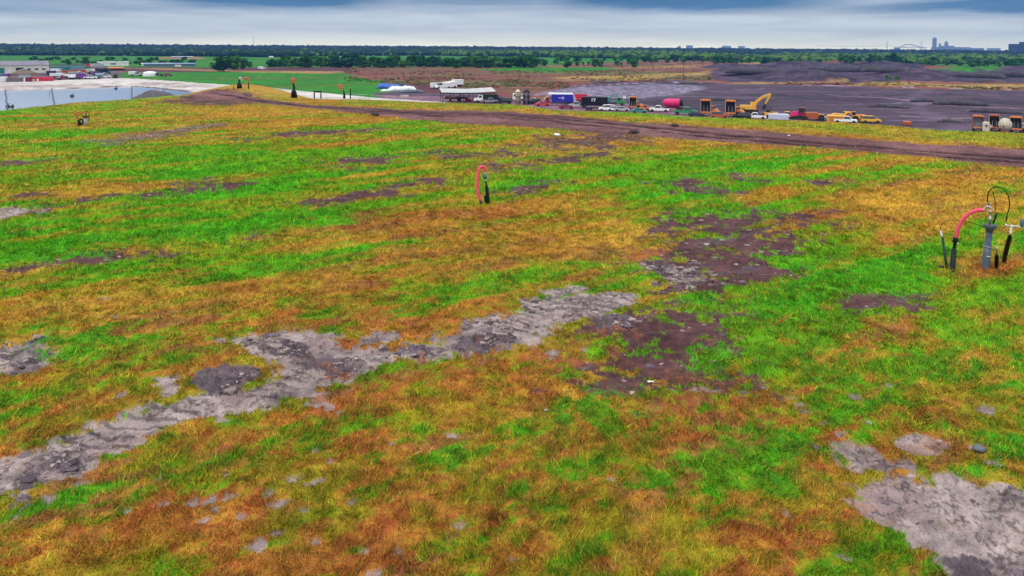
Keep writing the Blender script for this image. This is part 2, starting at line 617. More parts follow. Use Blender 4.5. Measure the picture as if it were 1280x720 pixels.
# bare patches of the mound: outlines taken off the photograph, laid on the plateau (kind, outline, ragged m, soft m)
PATCH = [
    ('clay', [(-60, 610), (-20, 590), (30, 570), (75, 552), (130, 530), (185, 512), (235, 500), (262, 492), (300, 488), (335, 480),
              (345, 474), (345, 466), (330, 455), (300, 442), (285, 430), (318, 418), (360, 415), (392, 415), (428, 422),
              (432, 436), (470, 437), (505, 438), (560, 420), (588, 404), (640, 388), (668, 374), (735, 366), (790, 372),
              (797, 382), (760, 396), (705, 408), (680, 428), (640, 440), (580, 448), (520, 454), (470, 466), (430, 482),
              (400, 494), (365, 508), (308, 520), (264, 534), (215, 545), (190, 556), (130, 575), (70, 600), (30, 622), (-60, 650)],
     .22, .06),
    ('clay', [(188, 478), (225, 474), (235, 490), (205, 500)], .1, .05),
    ('clod', [(232, 485), (245, 468), (275, 460), (318, 460), (322, 476), (318, 490), (290, 497), (262, 500)], .12, .05),
    ('clod', [(1, 595), (40, 583), (50, 570), (95, 568), (100, 580), (60, 590), (10, 612)], .2, .08),
    ('clod', [(355, 432), (385, 440), (420, 452), (460, 462), (440, 472), (400, 462), (350, 446)], .2, .08),
    ('clod', [(480, 442), (540, 432), (600, 425), (640, 420), (640, 436), (580, 444), (500, 450)], .2, .1),
    ('clod', [(570, 408), (580, 402), (592, 412), (575, 420)], .1, .05),
    ('clay', [(672, 366), (700, 360), (735, 358), (745, 366), (700, 374)], .15, .05),
    ('clay', [(445, 425), (470, 417), (505, 418), (500, 427), (455, 435)], .15, .05),
    ('clay', [(-20, 436), (15, 434), (45, 430), (72, 438), (66, 452), (40, 468), (15, 474), (-20, 476)], .2, .06),
    ('clod', [(10, 445), (40, 433), (70, 440), (55, 455), (20, 468)], .15, .06),
    ('clay', [(1062, 612), (1085, 600), (1105, 597), (1135, 592), (1150, 600), (1190, 600), (1230, 612), (1300, 622), (1300, 760),
              (1240, 740), (1215, 722), (1190, 712), (1175, 690), (1150, 680), (1125, 664), (1090, 650), (1068, 630)], .12, .04),
    ('clay', [(1034, 556), (1052, 551), (1070, 558), (1090, 560), (1108, 572), (1136, 578), (1145, 588), (1110, 586), (1075, 590), (1046, 580)], .08, .04),
    ('clay', [(1120, 550), (1135, 542), (1150, 544), (1184, 556), (1168, 566), (1140, 568), (1124, 560)], .05, .03),
    ('clod', [(1190, 700), (1240, 700), (1300, 706), (1300, 745), (1220, 740)], .1, .05),
    ('clod', [(798, 330), (812, 325), (860, 330), (905, 345), (915, 358), (880, 366), (850, 370), (820, 352)], .3, .1),
    ('soil', [(775, 306), (800, 302), (850, 316), (868, 304), (930, 300), (985, 312), (1010, 322), (975, 332), (992, 352),
              (960, 362), (930, 372), (942, 390), (925, 410), (912, 440), (880, 450), (875, 470), (855, 490), (820, 470), (782, 465),
              (765, 450), (732, 425), (725, 405), (790, 398), (830, 384), (858, 374), (838, 366), (812, 340), (782, 330)], .6, .3),
    ('soil', [(818, 276), (840, 268), (885, 268), (912, 274), (945, 292), (900, 298), (850, 298), (822, 290)], .6, .3),
    ('soil', [(822, 232), (862, 226), (905, 236), (918, 242), (880, 248), (850, 240)], .5, .3),
    ('soil', [(990, 272), (1040, 268), (1050, 275), (1000, 280)], .5, .3),
    ('soil', [(1030, 378), (1050, 366), (1150, 363), (1180, 358), (1170, 376), (1150, 387), (1090, 395), (1050, 393)], .25, .12),
    ('soil', [(905, 218), (930, 214), (960, 218), (950, 226), (915, 226)], .5, .3),
    ('soil', [(1010, 228), (1050, 226), (1050, 232), (1020, 234)], .5, .3),
    ('soil', [(365, 252), (390, 246), (430, 238), (470, 231), (500, 224), (540, 219), (568, 221), (540, 230), (500, 240), (450, 248), (400, 257)], .45, .2),
    ('soil', [(610, 204), (660, 197), (710, 196), (770, 190), (765, 196), (720, 202), (660, 208), (620, 212)], .7, .4),
    ('soil', [(620, 190), (690, 178), (740, 172), (780, 178), (750, 186), (690, 190), (650, 194)], .9, .6),
    ('soil', [(640, 232), (690, 226), (715, 228), (700, 234), (650, 238)], .5, .3),
    ('soil', [(-60, 352), (0, 337), (60, 325), (110, 318), (200, 312), (215, 318), (160, 330), (110, 336), (40, 346), (-10, 352), (-60, 362)], .4, .2),
    ('soil', [(300, 296), (330, 286), (352, 282), (345, 290), (310, 302)], .4, .3),
    ('soil', [(-80, 276), (0, 266), (60, 258), (130, 244), (190, 240), (260, 226), (300, 230), (240, 240), (160, 248), (90, 258), (20, 272), (-80, 286)], .6, .3),
    ('clay', [(-20, 264), (20, 260), (50, 262), (20, 270), (-20, 276)], .3, .15),
    ('soil', [(-40, 246), (30, 244), (60, 246), (20, 252), (-40, 254)], .5, .3),
    ('soil', [(-40, 210), (40, 200), (80, 196), (40, 206), (-20, 214)], .6, .4),
    ('clod', [(112, 176), (160, 166), (210, 160), (270, 153), (280, 157), (240, 166), (190, 172), (140, 181)], .7, .5),
    ('soil', [(300, 172), (380, 164), (470, 160), (470, 164), (380, 170), (310, 178)], .7, .5),
    ('soil', [(400, 202), (450, 196), (510, 196), (500, 204), (440, 208)], .6, .4),
    ('soil', [(535, 192), (600, 188), (640, 190), (600, 196), (545, 198)], .7, .4),
    ('soil', [(690, 172), (760, 166), (830, 172), (800, 180), (740, 184), (700, 182)], 1.0, .8),
    ('soil', [(196, 130), (230, 122), (268, 116), (310, 119), (330, 127), (290, 132), (240, 130)], .8, .5),
    ('soil', [(700, 470), (760, 455), (860, 478), (905, 486), (880, 500), (800, 494), (730, 490)], .8, .5),
    ('soil', [(940, 250), (1000, 285), (1040, 320), (1000, 330), (940, 305), (905, 270)], .9, .7),
    ('clod', [(735, 404), (770, 398), (785, 408), (750, 416)], .2, .1),
    ('rust', [(690, 455), (760, 440), (740, 470), (640, 500), (520, 500), (470, 520), (440, 505), (560, 470)], .8, .6),
    ('rust', [(940, 600), (1040, 585), (1060, 620), (960, 650), (900, 640)], .5, .4),
    ('rust', [(780, 306), (815, 308), (825, 322), (800, 332), (784, 326)], .2, .2),
    ('rust', [(250, 350), (340, 345), (330, 365), (240, 380)], .4, .3),
    ('rust', [(650, 540), (860, 500), (880, 560), (700, 600)], .8, .8),
    ('rust', [(1160, 520), (1280, 500), (1280, 560), (1200, 560)], .5, .5),
    ('rust', [(1185, 338), (1215, 332), (1262, 334), (1275, 342), (1240, 352), (1195, 350)], .1, .12),
    ('lush', [(985, 370), (1060, 355), (1130, 340), (1180, 350), (1150, 366), (1050, 366), (1040, 382), (1000, 398), (960, 395), (940, 380)], .4, .3),
    ('lush', [(855, 372), (880, 366), (905, 372), (900, 394), (870, 396)], .2, .15),
    ('lush', [(-20, 322), (60, 300), (200, 285), (330, 262), (420, 262), (420, 276), (300, 292), (150, 308), (40, 326), (-20, 336)], .6, .4),
    ('lush', [(720, 505), (780, 505), (775, 535), (735, 540)], .3, .3),
    ('lush', [(860, 580), (930, 560), (1000, 545), (1040, 560), (960, 600), (880, 612)], .3, .3),
    ('lush', [(1030, 510), (1100, 495), (1120, 500), (1060, 535), (1030, 530)], .3, .3),
    ('lush', [(870, 445), (900, 438), (905, 452), (880, 458)], .3, .2),
    ('lush', [(60, 430), (110, 418), (160, 425), (120, 445), (80, 450)], .3, .2),
]
# single scraps of clay lying in the grass
SCRAPS = [(60, 627, 14), (100, 606, 12), (18, 650, 8), (200, 600, 7), (325, 683, 20), (350, 634, 14), (395, 610, 14), (368, 603, 10), (242, 630, 10),
          (262, 628, 12), (270, 640, 8), (285, 624, 10), (205, 636, 8), (157, 644, 7), (255, 652, 8), (395, 676, 8), (455, 690, 8), (497, 690, 10),
          (400, 508, 14), (410, 512, 12), (424, 518, 10), (386, 509, 8), (565, 546, 12), (282, 596, 7), (394, 565, 8), (335, 622, 8), (575, 655, 10), (465, 720, 14),
          (490, 560, 6), (880, 487, 8), (868, 488, 9), (893, 489, 9), (955, 486, 6), (990, 500, 6), (1005, 515, 10), (1070, 497, 12), (1232, 516, 12), (1240, 580, 10),
          (1222, 562, 10), (1052, 545, 10), (1110, 485, 6), (984, 642, 9), (1055, 700, 10), (1155, 620, 8), (765, 600, 6), (130, 378, 8), (208, 396, 7), (145, 400, 6),
          (690, 443, 10), (730, 440, 6), (1000, 508, 8), (1030, 530, 6), (1060, 566, 8), (838, 487, 6), (302, 200, 5), (275, 430, 9), (150, 498, 8),
          (412, 580, 6), (520, 566, 5), (640, 700, 8), (300, 650, 8), (345, 667, 8), (440, 628, 8), (380, 640, 7), (1085, 532, 6), (1020, 560, 7)]

ROAD_UP = [(232, 120), (262, 116), (300, 119), (330, 124.5), (380, 129), (440, 133), (520, 136), (640, 139), (720, 146), (800, 153), (900, 162), (1060, 174), (1280, 188), (1500, 202), (1900, 230)]
ROAD_LO = [(1900, 258), (1500, 226), (1280, 209), (1180, 199), (1100, 192), (1000, 184), (900, 178), (800, 170), (720, 163), (640, 158), (560, 154), (500, 147), (440, 140), (380, 134), (330, 129), (290, 124), (250, 126)]
ROADW = [at(a, b, ZP) for a, b in ROAD_UP + ROAD_LO]
RUTS = [[(262, 119), (300, 122), (350, 128), (440, 136), (520, 140), (640, 144), (720, 150), (800, 158), (900, 169), (1000, 177.5), (1130, 186.5), (1280, 197), (1700, 228)],
        [(270, 117), (300, 119), (350, 125.5), (440, 134), (520, 138), (640, 142), (720, 147), (800, 154), (870, 160)],
        [(440, 138.5), (520, 142.5), (640, 147.5), (720, 154), (800, 163), (900, 172.5), (1000, 181), (1130, 190.5), (1280, 203), (1700, 238)],
        [(440, 142), (520, 150), (600, 156.5), (700, 161), (790, 168)]]
RUTW = [[at(a, b, ZP) for a, b in r] for r in RUTS]
WARP_DIR = None


def hill_color(x, y):
    """albedo, bareness (0 grass .. 1 bare), clod mask, greenness"""
    n = x.shape
    px, py = proj(x, y, np.full(n, ZP))
    wx = x + fbm(x, y, 2.2, 3, 33) * 0.9
    wy = y + fbm(x, y, 2.2, 3, 34) * 0.9
    ppx, ppy = proj(wx, wy, np.full(n, ZP))
    beh = (y < 2)
    ppx = np.where(beh, 600, ppx)
    ppy = np.where(beh, 700, ppy)
    g0 = bilerp(ppx, ppy)
    # streaks follow the mower / the contour of the slope
    a = at(0, 615, ZP)
    b = at(800, 385, ZP)
    th = math.atan2(b[1] - a[1], b[0] - a[0])
    c, s = math.cos(th), math.sin(th)
    u = x * c + y * s
    v = -x * s + y * c
    r = np.hypot(x, y)
    st = fbm(u / 9.0, v, .8, 5, 41, gain=.62)
    st2 = fbm(u / 4.0, v, 3.0, 3, 43)
    bl = fbm(x, y, 1.0, 5, 47, gain=.62)
    bf = fbm(u / 1.6, v, .28, 4, 49, gain=.7)
    near = sst(26, 11, r)
    bf2 = fbm(x, y, .32, 4, 50, gain=.75)
    g = (g0 - .5) * 1.05 + .545 + 0.40 * st + 0.26 * st2 + 0.15 * bl + (.12 + .34 * near) * bf
    gm = sst(0.34, 0.90 , g)
    n1 = fbm(x, y, 0.35, 3, 51)
    n2 = fbm(u / 3, v, 1.8, 4, 53)
    n3 = fbm(x, y, 5.0, 3, 57)
    mixc = lambda A, B, t: A * (1 - t[..., None]) + B * t[..., None]
    full = lambda C: np.broadcast_to(C, n + (3,)).copy()
    straw = mixc(full(C_STRAW), full(C_ORANGE), np.clip(0.12 + 0.55 * near + 0.5 * n2, 0, 1))
    straw = mixc(straw, full(C_RUST), sst(.25, .9, n3 * .8 + n2 * .35 + near * .15) * .5)
    straw = mixc(straw, full(srgb(158, 78, 40, KI)), near * sst(-.25, .5, bf2) * .75)
    straw = mixc(straw, full(C_OLIVE), sst(-.1, 0.6, fbm(u / 1.5, v, .7, 5, 59, gain=.65) + .15 * near) * (.55 + .3 * near))
    green = mixc(full(C_GREEN), full(C_GREEN2), np.clip(0.3 + 0.5 * n2, 0, 1))
    green = mixc(green, full(C_DGREEN), np.clip(near * 0.55 + 0.35 * n1, 0, 1))
    col = mixc(straw, green, gm)
    midb = sst(.15, .5, gm) * sst(.85, .5, gm)
    col = mixc(col, full(C_OLIVE), midb * .45)
    bare = np.zeros(n)
    clod = np.zeros(n)
    # thin sward: soil shows between the tufts
    thin = sst(.22, .62, fbm(u / 2.5, v, .8, 5, 61, gain=.65)) * sst(.8, .3, gm)
    col = mixc(col, full(C_SOIL) * .55 + full(C_RUST) * .45, thin * .5)
    wa = fbm(x, y, 1.3, 5, 71, gain=.6)
    wb = fbm(x, y, 0.4, 4, 73, gain=.6)
    wf = fbm(u / 2.2, v, 0.8, 4, 77)
    we = fbm(x, y, .14, 3, 75, gain=.7)
    # cracked, cleat marked crust
    cr = np.abs(fbm(u / 1.3, v, .42, 4, 76, gain=.7))
    crack = sst(.12, .02, cr)
    per = fbm(x, y, 2.5, 2, 78) * 1.2
    cleat = (np.sin((u * .9 + v * .45 + per * .35) * 2 * PI / .34) * .5 + .5) * sst(-.25, .35, fbm(x, y, 1.6, 3, 80))
    tone = np.clip(.5 + .5 * fbm(u / 3, v, .5, 5, 79, gain=.65), 0, 1)
    for kind, pts, rag, soft in PATCH:
        P = [at(p, q, ZP) for p, q in pts]
        xs = [p[0] for p in P]
        ys = [p[1] for p in P]
        mg = rag * 4.5 + soft * 3 + .5
        m = (x > min(xs) - mg) & (x < max(xs) + mg) & (y > min(ys) - mg) & (y < max(ys) + mg)
        if not m.any():
            continue
        rr = np.hypot(np.mean(xs), np.mean(ys))
        sc = max(1.0, rr / 16.0)
        rag = rag * (1.2 if kind in ('clay', 'clod') else 1.35)
        d = poly_sdf(x[m], y[m], P) + rag * (wa[m] * 1.1 * min(sc, 1.8) + wb[m] * 1.1 + we[m] * .8)
        k = sst(soft, -soft, d)
        if kind == 'clay':
            cc = mixc(full(C_CLAY)[m], full(C_CLAYD)[m], sst(.5, .85, tone[m]) * .6)
            cc = mixc(cc, full(C_SOIL)[m], sst(.2, .7, wf[m]) * .35)
            cc = mixc(cc, full(C_CLAYD)[m] * .75, np.clip(crack[m] * .6 + sst(.60, .95, cleat[m]) * .7, 0, 1))
            cc = mixc(cc, full(srgb(150, 120, 110, KI))[m], sst(.2, .6, we[m] * .5 + wb[m] * .6) * .4)
            k = k * sst(1.20, .85, .55 * bl[m] + .45 * wb[m] + .25 * we[m] + .35 * sst(-.6, .1, d))
            col[m] = mixc(col[m], cc, k)
            bare[m] = np.maximum(bare[m], k)
            clod[m] = np.maximum(clod[m], k * (.22 + .5 * cleat[m]))
        elif kind == 'clod':
            cc = mixc(full(C_CLAYD)[m], full(C_CLAY)[m], sst(.52, .8, np.clip(.5 + .5 * wb[m], 0, 1)) * .55)
            cc = mixc(cc, full(C_SOILD)[m], sst(.0, .6, wf[m]) * .4)
            k2 = k * (1.0 if rr < 45 else .7)
            col[m] = mixc(col[m], cc, k2)
            bare[m] = np.maximum(bare[m], k2)
            clod[m] = np.maximum(clod[m], k)
        elif kind == 'soil':
            holes = sst(.34, -.08, bl[m] * .9 + wb[m] * .5 + wf[m] * .35 - (k - .8))
            hl = .12 if rr < 30 else .5
            k2 = k * np.clip(hl + (1 - hl) * holes, 0, 1)
            cc = mixc(full(C_SOIL)[m], full(C_SOILD)[m], tone[m])
            cc = mixc(cc, full(C_CLAYD)[m], sst(.35, .8, wf[m]) * .5)
            col[m] = mixc(col[m], cc, k2)
            bare[m] = np.maximum(bare[m], k2 * .95)
            clod[m] = np.maximum(clod[m], k2 * .15)
        elif kind == 'rust':
            k2 = k * sst(-.6, .4, n2[m]) * .7
            col[m] = mixc(col[m], mixc(full(C_RUST)[m], full(C_ORANGE)[m], tone[m]), k2)
        elif kind == 'lush':
            k2 = k * .85
            gg = mixc(full(C_GREEN)[m], full(C_DGREEN)[m], np.clip(near[m] * .4 + .3 * n1[m], 0, 1))
            col[m] = mixc(col[m], gg, k2)
            bare[m] *= (1 - k2)
    for sx, sy, sr in SCRAPS:
        X, Y = at(sx, sy, ZP)
        rr = math.hypot(X, Y)
        wr = sr / FPX * rr * 0.6
        m = (abs(x - X) < 3 * wr) & (abs(y - Y) < 3 * wr)
        if not m.any():
            continue
        d = np.hypot((x[m] - X) / 1.1, (y[m] - Y) / .95) - wr + wr * (.75 * fbm(x[m], y[m], wr * .9, 3, int(sx)))
        k = sst(.03, -.03, d)
        cc = mixc(full(C_CLAY)[m], full(C_SOIL)[m], tone[m] * .5)
        col[m] = mixc(col[m], cc, k)
        bare[m] = np.maximum(bare[m], k)
    # the dirt road over the mound
    rd = poly_sdf(x, y, ROADW) + 0.55 * fbm(x, y, 2.5, 4, 81) + .25 * wa
    rk = sst(.35, -.35, rd)
    rc = mixc(full(C_ROAD), full(C_ROADL), sst(.0, .7, fbm(x, y, 6, 3, 83)) * .8)
    rc = mixc(rc, full(C_SOIL), sst(.1, .7, fbm(u / 3, v, .9, 4, 85)) * .6)
    rut = np.zeros(n)
    for i, R in enumerate(RUTW):
        d = line_dist(x, y, R) + .35 * fbm(x, y, 3.0, 3, 87 + i)
        rut = np.maximum(rut, sst(.75, .2, np.abs(d) if i != 0 else np.abs(d) * .75) * (1, .8, .95, .5)[i])
    rut *= np.clip(.9 + .5 * fbm(x, y, .8, 3, 93), 0, 1)
    rc = mixc(rc, full(C_RUT), np.clip(rut, 0, 1))
    col = mixc(col, rc, rk)
    verge = sst(2.6, .2, rd) * (1 - rk) * sst(.0, .6, wa * .6 + wb * .5 + .15)
    col = mixc(col, full(C_SOIL), verge * .6)
    bare = np.maximum(bare, np.maximum(rk, verge * .5))
    # straw verge between road and brow
    hd = poly_sdf(x, y, PLATEAU)
    vk = sst(-13, -7, hd) * (1 - rk) * (px > 430) * sst(1.0, 3.0, rd)
    vg = mixc(full(srgb(182, 152, 52, KI)), full(srgb(140, 156, 36, KI)), np.clip(.5 + .8 * fbm(x, y, 4, 3, 95), 0, 1))
    vg = mixc(vg, full(srgb(110, 170, 26, KI)), sst(-6, -3, hd) * sst(-.3, .5, fbm(x, y, 9, 2, 96)) )
    col = mixc(col, vg, vk * .85)
    # tone
    fine = 1 + .26 * fbm(x, y, .16, 3, 97) + .2 * fbm(x, y, .6, 3, 98) - .3 * bare * crack
    col = np.clip(col * fine[..., None], 0.004, .8)
    return col, bare, clod, gm, rk, rut * rk


# ------------------------------------------------------------------ the plain, painted by what grows or lies there
C_FIELD = srgb(50, 138, 4, KI)
C_FIELD2 = srgb(84, 132, 14, KI)
C_MARSH = srgb(138, 78, 68, KI)
C_MARSH2 = srgb(140, 112, 66, KI)
C_MARSH3 = srgb(104, 56, 60, KI)
C_YARD = srgb(132, 98, 114, KI)
C_QUARRY = srgb(82, 66, 80, KI)
C_QUARD = srgb(46, 38, 56, KI)
C_GRAV = srgb(168, 158, 182, KI)
C_LINER = srgb(228, 220, 212, KI)
LAND = [  # kind, outline, ragged m, soft m
    ('field', [(-900, 58), (1300, 66), (1300, 71), (900, 71), (640, 84), (520, 84), (440, 84), (240, 85), (238, 88), (-900, 90)], 8, 6),
    ('straw', [(205, 71), (255, 71), (255, 74), (190, 74)], 6, 6),
    ('straw', [(560, 76), (640, 78), (600, 80), (540, 79)], 6, 6),
    ('field', [(130, 91), (240, 90), (300, 88), (420, 90), (475, 103), (500, 112), (500, 121), (466, 124), (420, 120), (330, 112), (215, 103), (150, 98)], 4, 3),
    ('dark', [(225, 85), (340, 84), (440, 86), (440, 90), (330, 88), (225, 90)], 6, 4),
    ('dark', [(155, 84), (240, 84), (240, 90), (155, 89)], 5, 3),
    ('straw', [(140, 85), (200, 85), (300, 88), (430, 89), (410, 92), (300, 90), (200, 87)], 5, 3),
    ('lot', [(-60, 84), (40, 82), (150, 84), (150, 98), (100, 100), (0, 103), (-60, 105)], 3, 2),
    ('tealot', [(60, 80), (110, 79), (130, 82), (80, 84)], 3, 2),
    ('field', [(900, 74), (1300, 79), (1300, 83), (1040, 80), (900, 77)], 14, 10),
    ('field', [(640, 84), (760, 84), (780, 88), (700, 91), (600, 88)], 8, 5),
    ('straw', [(690, 96), (790, 94), (900, 90), (890, 93), (780, 101), (700, 101)], 6, 5),
    ('straw', [(760, 86), (900, 84), (960, 80), (1000, 78), (1000, 76), (900, 80), (780, 84)], 6, 5),
    ('quarry', [(700, 112), (740, 104), (840, 101.5), (900, 104), (960, 105), (1040, 108), (1120, 111), (1300, 114), (1700, 120), (1700, 190), (1300, 176), (1000, 158), (900, 150),
                (770, 142), (700, 138), (640, 134), (560, 130), (480, 125), (470, 117), (520, 113), (600, 117), (650, 125), (690, 126)], 3, 2),
    ('gravel', [(668, 119), (700, 111), (760, 107), (820, 105), (875, 107), (880, 112), (850, 118), (800, 123), (740, 122), (700, 120)], 3.5, 3),
    ('bank', [(890, 93), (890, 83), (960, 82), (1060, 82), (1130, 92), (1130, 103), (1060, 104.2), (1000, 103.2), (930, 103.2), (885, 99)], 5, 4),
    ('bank', [(870, 83), (940, 83), (1000, 83), (1140, 79), (1155, 86), (1140, 96), (1050, 92), (960, 88), (890, 86)], 6, 4),
    ('bank', [(1120, 95), (1180, 93), (1250, 89), (1400, 88), (1400, 106), (1230, 103), (1130, 102)], 4, 3),
    ('field', [(1140, 90), (1170, 86), (1230, 85), (1260, 86), (1240, 91), (1190, 94), (1150, 94)], 6, 4),
    ('field', [(1180, 82), (1500, 83), (1500, 88), (1260, 88), (1200, 86)], 8, 5),
    ('straw', [(1060, 106), (1090, 103), (1140, 104.5), (1220, 106), (1350, 109), (1350, 113), (1220, 110), (1120, 108), (1060, 108)], 1.5, 1.5),
    ('straw', [(900, 104.5), (960, 103), (1060, 102.4), (1060, 103.4), (960, 104.6)], 2, 1.5),
    ('yard', [(610, 130), (690, 126), (800, 130), (900, 142), (1000, 150), (1000, 158), (900, 152), (770, 144), (640, 136)], 2, 2),
    ('yard', [(480, 119), (560, 121), (700, 128), (700, 136), (560, 132), (480, 126)], 2, 2),
    ('dark', [(520, 106), (548, 106), (560, 110), (556, 116), (500, 116), (520, 112)], 3, 2),
]


def plain_color(x, y):
    n = x.shape
    full = lambda C: np.broadcast_to(C, n + (3,)).copy()
    mixc = lambda A, B, t: A * (1 - t[..., None]) + B * t[..., None]
    r = np.hypot(x, y)
    a = fbm(x, y, 60, 5, 111, gain=.6)
    b = fbm(x / 3, y, 22, 5, 113, gain=.6)
    c = fbm(x, y, 7, 4, 115, gain=.6)
    col = mixc(full(C_MARSH), full(C_MARSH2), sst(.0, .6, a + .3 * b))
    col = mixc(col, full(C_MARSH3), sst(.1, .7, b + .4 * c) * .7)
    col = mixc(col, full(srgb(94, 110, 50, KI)), sst(.25, .7, fbm(x / 2, y, 40, 4, 117) + .3 * c) * .7)
    col = mixc(col, full(srgb(168, 106, 92, KI)), sst(.35, .7, fbm(x / 2, y, 16, 4, 119)) * .7)
    dd = fbm(x / 1.6, y, 10, 5, 141, gain=.7)
    col = mixc(col, full(srgb(96, 56, 56, KI)), sst(.1, .6, dd) * .6)
    col = mixc(col, full(srgb(110, 116, 48, KI)), sst(.2, .6, -dd) * .5)
    quarry = np.zeros(n)
    for kind, pts, rag, soft in LAND:
        P = [at(p, q, 0) for p, q in pts]
        xs = [p[0] for p in P]
        ys = [p[1] for p in P]
        mg = rag * 3 + soft * 3
        m = (x > min(xs) - mg) & (x < max(xs) + mg) & (y > min(ys) - mg) & (y < max(ys) + mg)
        if not m.any():
            continue
        d = poly_sdf(x[m], y[m], P) + rag * (a[m] * .6 + b[m] * .6 + c[m] * .5)
        k = sst(soft, -soft, d)
        f = lambda C: np.broadcast_to(C, k.shape + (3,))
        A, B, Cn = a[m], b[m], c[m]
        t = np.clip(.5 + .6 * B + .3 * Cn, 0, 1)
        if kind == 'field':
            cc = mixc(f(C_FIELD), f(C_FIELD2), sst(.1, .7, A + .4 * B) * .6)
            cc = mixc(cc, f(srgb(34, 96, 20, KI)), t * .5)
            cc = mixc(cc, f(srgb(120, 128, 40, KI)), sst(.25, .7, Cn * .6 + B * .6) * .5)
        elif kind == 'straw':
            cc = mixc(f(srgb(178, 150, 76, KI)), f(srgb(150, 104, 74, KI)), t)
        elif kind == 'dark':
            cc = mixc(f(C_MARSH3), f(srgb(80, 56, 70, KI)), t)
        elif kind == 'lot':
            cc = mixc(f(srgb(120, 98, 100, KI)), f(srgb(84, 74, 84, KI)), t)
        elif kind == 'tealot':
            cc = mixc(f(srgb(60, 110, 70, KI)), f(srgb(70, 80, 80, KI)), t)
        elif kind == 'quarry':
            cc = mixc(f(C_QUARRY), f(srgb(116, 94, 116, KI)), sst(.0, .7, fbm(x[m] / 4, y[m], 5, 4, 121)) * .8)
            cc = mixc(cc, f(C_QUARD), sst(.1, .6, B) * .6)
            quarry[m] = np.maximum(quarry[m], k)
        elif kind == 'gravel':
            cc = mixc(f(C_GRAV), f(C_QUARRY), np.clip(.4 + .8 * fbm(x[m], y[m], 1.6, 4, 123, gain=.8), 0, 1))
            k = k * .85
        elif kind == 'bank':
            cc = mixc(f(C_QUARD), f(srgb(104, 82, 104, KI)), np.clip(.4 + .7 * Cn, 0, 1))
            quarry[m] = np.maximum(quarry[m], k)
        elif kind == 'yard':
            cc = mixc(f(srgb(150, 112, 128, KI)), f(C_YARD), t)
            quarry[m] = np.maximum(quarry[m], k)
        col[m] = mixc(col[m], cc, k)
    # thin pale tracks
    for pts, wd, cc in (([(700, 108), (800, 103.8), (900, 103.6), (1000, 106), (1100, 109), (1300, 113)], 1.2, srgb(196, 190, 210, KI)),
                        ([(430, 117), (480, 119.5), (540, 123.5), (620, 129)], 1.0, srgb(176, 160, 160, KI)),
                        ([(1100, 113), (1180, 128), (1230, 150)], 2.0, srgb(76, 58, 78, KI)),
                        ([(1160, 112), (1140, 122), (1150, 135), (1175, 150)], 3.0, srgb(104, 86, 106, KI)),
                        ([(1000, 118), (1100, 122), (1200, 133), (1300, 136)], 2.0, srgb(146, 112, 132, KI)),
                        ([(1130, 145), (1180, 148), (1220, 147)], 1.6, srgb(150, 130, 140, KI)),
                        ([(1180, 127), (1230, 130), (1290, 131)], 3.0, C_QUARD),
                        ([(1100, 131), (1130, 128), (1150, 130)], 2.5, srgb(120, 114, 128, KI)),
                        ([(820, 112), (960, 118), (1100, 119)], 1.6, srgb(128, 104, 130, KI)),
                        ([(770, 128), (850, 129), (960, 136), (1050, 140)], 2.4, srgb(78, 60, 70, KI)),
                        ([(60, 72.5), (120, 72)], 9, srgb(130, 110, 84, KI)),
                        ([(80, 80), (100, 79), (122, 79)], 7, srgb(40, 70, 50, KI)),
                        ([(900, 84), (960, 83), (1000, 85)], 6, C_QUARD)):
        P = [at(p, q, 0) for p, q in pts]
        d = line_dist(x, y, P) + wd * .8 * c
        col = mixc(col, full(cc), sst(wd, wd * .3, d) * .8)
    dp = poly_sdf(x, y, POND)
    bk = poly_sdf(x, y, BANK) + .8 * c
    k = sst(.6, -.6, bk)
    lc = mixc(full(C_LINER), full(srgb(170, 150, 140, KI)), sst(.15, .5, fbm(x / 4, y, 9, 4, 131) + .1) * .4)
    inner = sst(9, 2, np.abs(dp - 9)) * sst(-.2, .4, b + .4 * c)
    lc = mixc(lc, full(srgb(150, 120, 116, KI)), inner * .6)
    col = mixc(col, lc, k)
    col = mixc(col, full(srgb(70, 60, 60, KI)), sst(.8, .2, np.abs(dp - .3)) * .7)
    col = np.clip(col * (1 + .22 * fbm(x, y, 2.5, 3, 133) + .22 * dd * (1 - k))[..., None], .004, .8)
    return col, k, quarry


def build_grid(rs, ts):
    R, T = np.meshgrid(rs, ts, indexing='ij')
    X = R * np.sin(T)
    Y = R * np.cos(T)
    return X, Y


def ring_faces(nr, nt_):
    i = np.arange(nr - 1)[:, None]
    j = np.arange(nt_ - 1)[None, :]
    a = i * nt_ + j
    f = np.stack([a, a + 1, a + nt_ + 1, a + nt_], -1)
    return f.reshape(-1, 4)[:, ::-1]


# one sheet from under the camera to the horizon, finer where it is near
h1 = np.linspace(math.log(1.5), math.log(7.5), 30, endpoint=False)
h2 = np.linspace(math.log(7.5), math.log(62), 560, endpoint=False)
h3 = np.log(19.0 / np.linspace(19.0 / 62, 19.0 / 500, 420, endpoint=False))
h4 = np.log(19.0 / np.linspace(19.0 / 500, 19.0 / 6000, 110))
RS = np.exp(np.concatenate([h1, h2, h3, h4]))
az = np.radians(np.concatenate([np.linspace(-180, -42, 50, endpoint=False), np.linspace(-42, 42, 1200), np.linspace(42, 180, 51)[1:]]))
GX, GY = build_grid(RS, az)
GZ, GD, GHL, GDP = ground_z(GX, GY, True)
onhill = sst(-.8, .8, GHL)
col = np.zeros(GX.shape + (3,))
mh = (onhill > .001) & (np.hypot(GX, GY) < 260)
ch, bare_h, clod_h, gm_h, rk_h, rut_h = hill_color(GX[mh], GY[mh])
cp, bank_k, quarry_k = plain_color(GX, GY)
w = onhill[mh][:, None]
col[:] = cp
col[mh] = cp[mh] * (1 - w) + ch * w
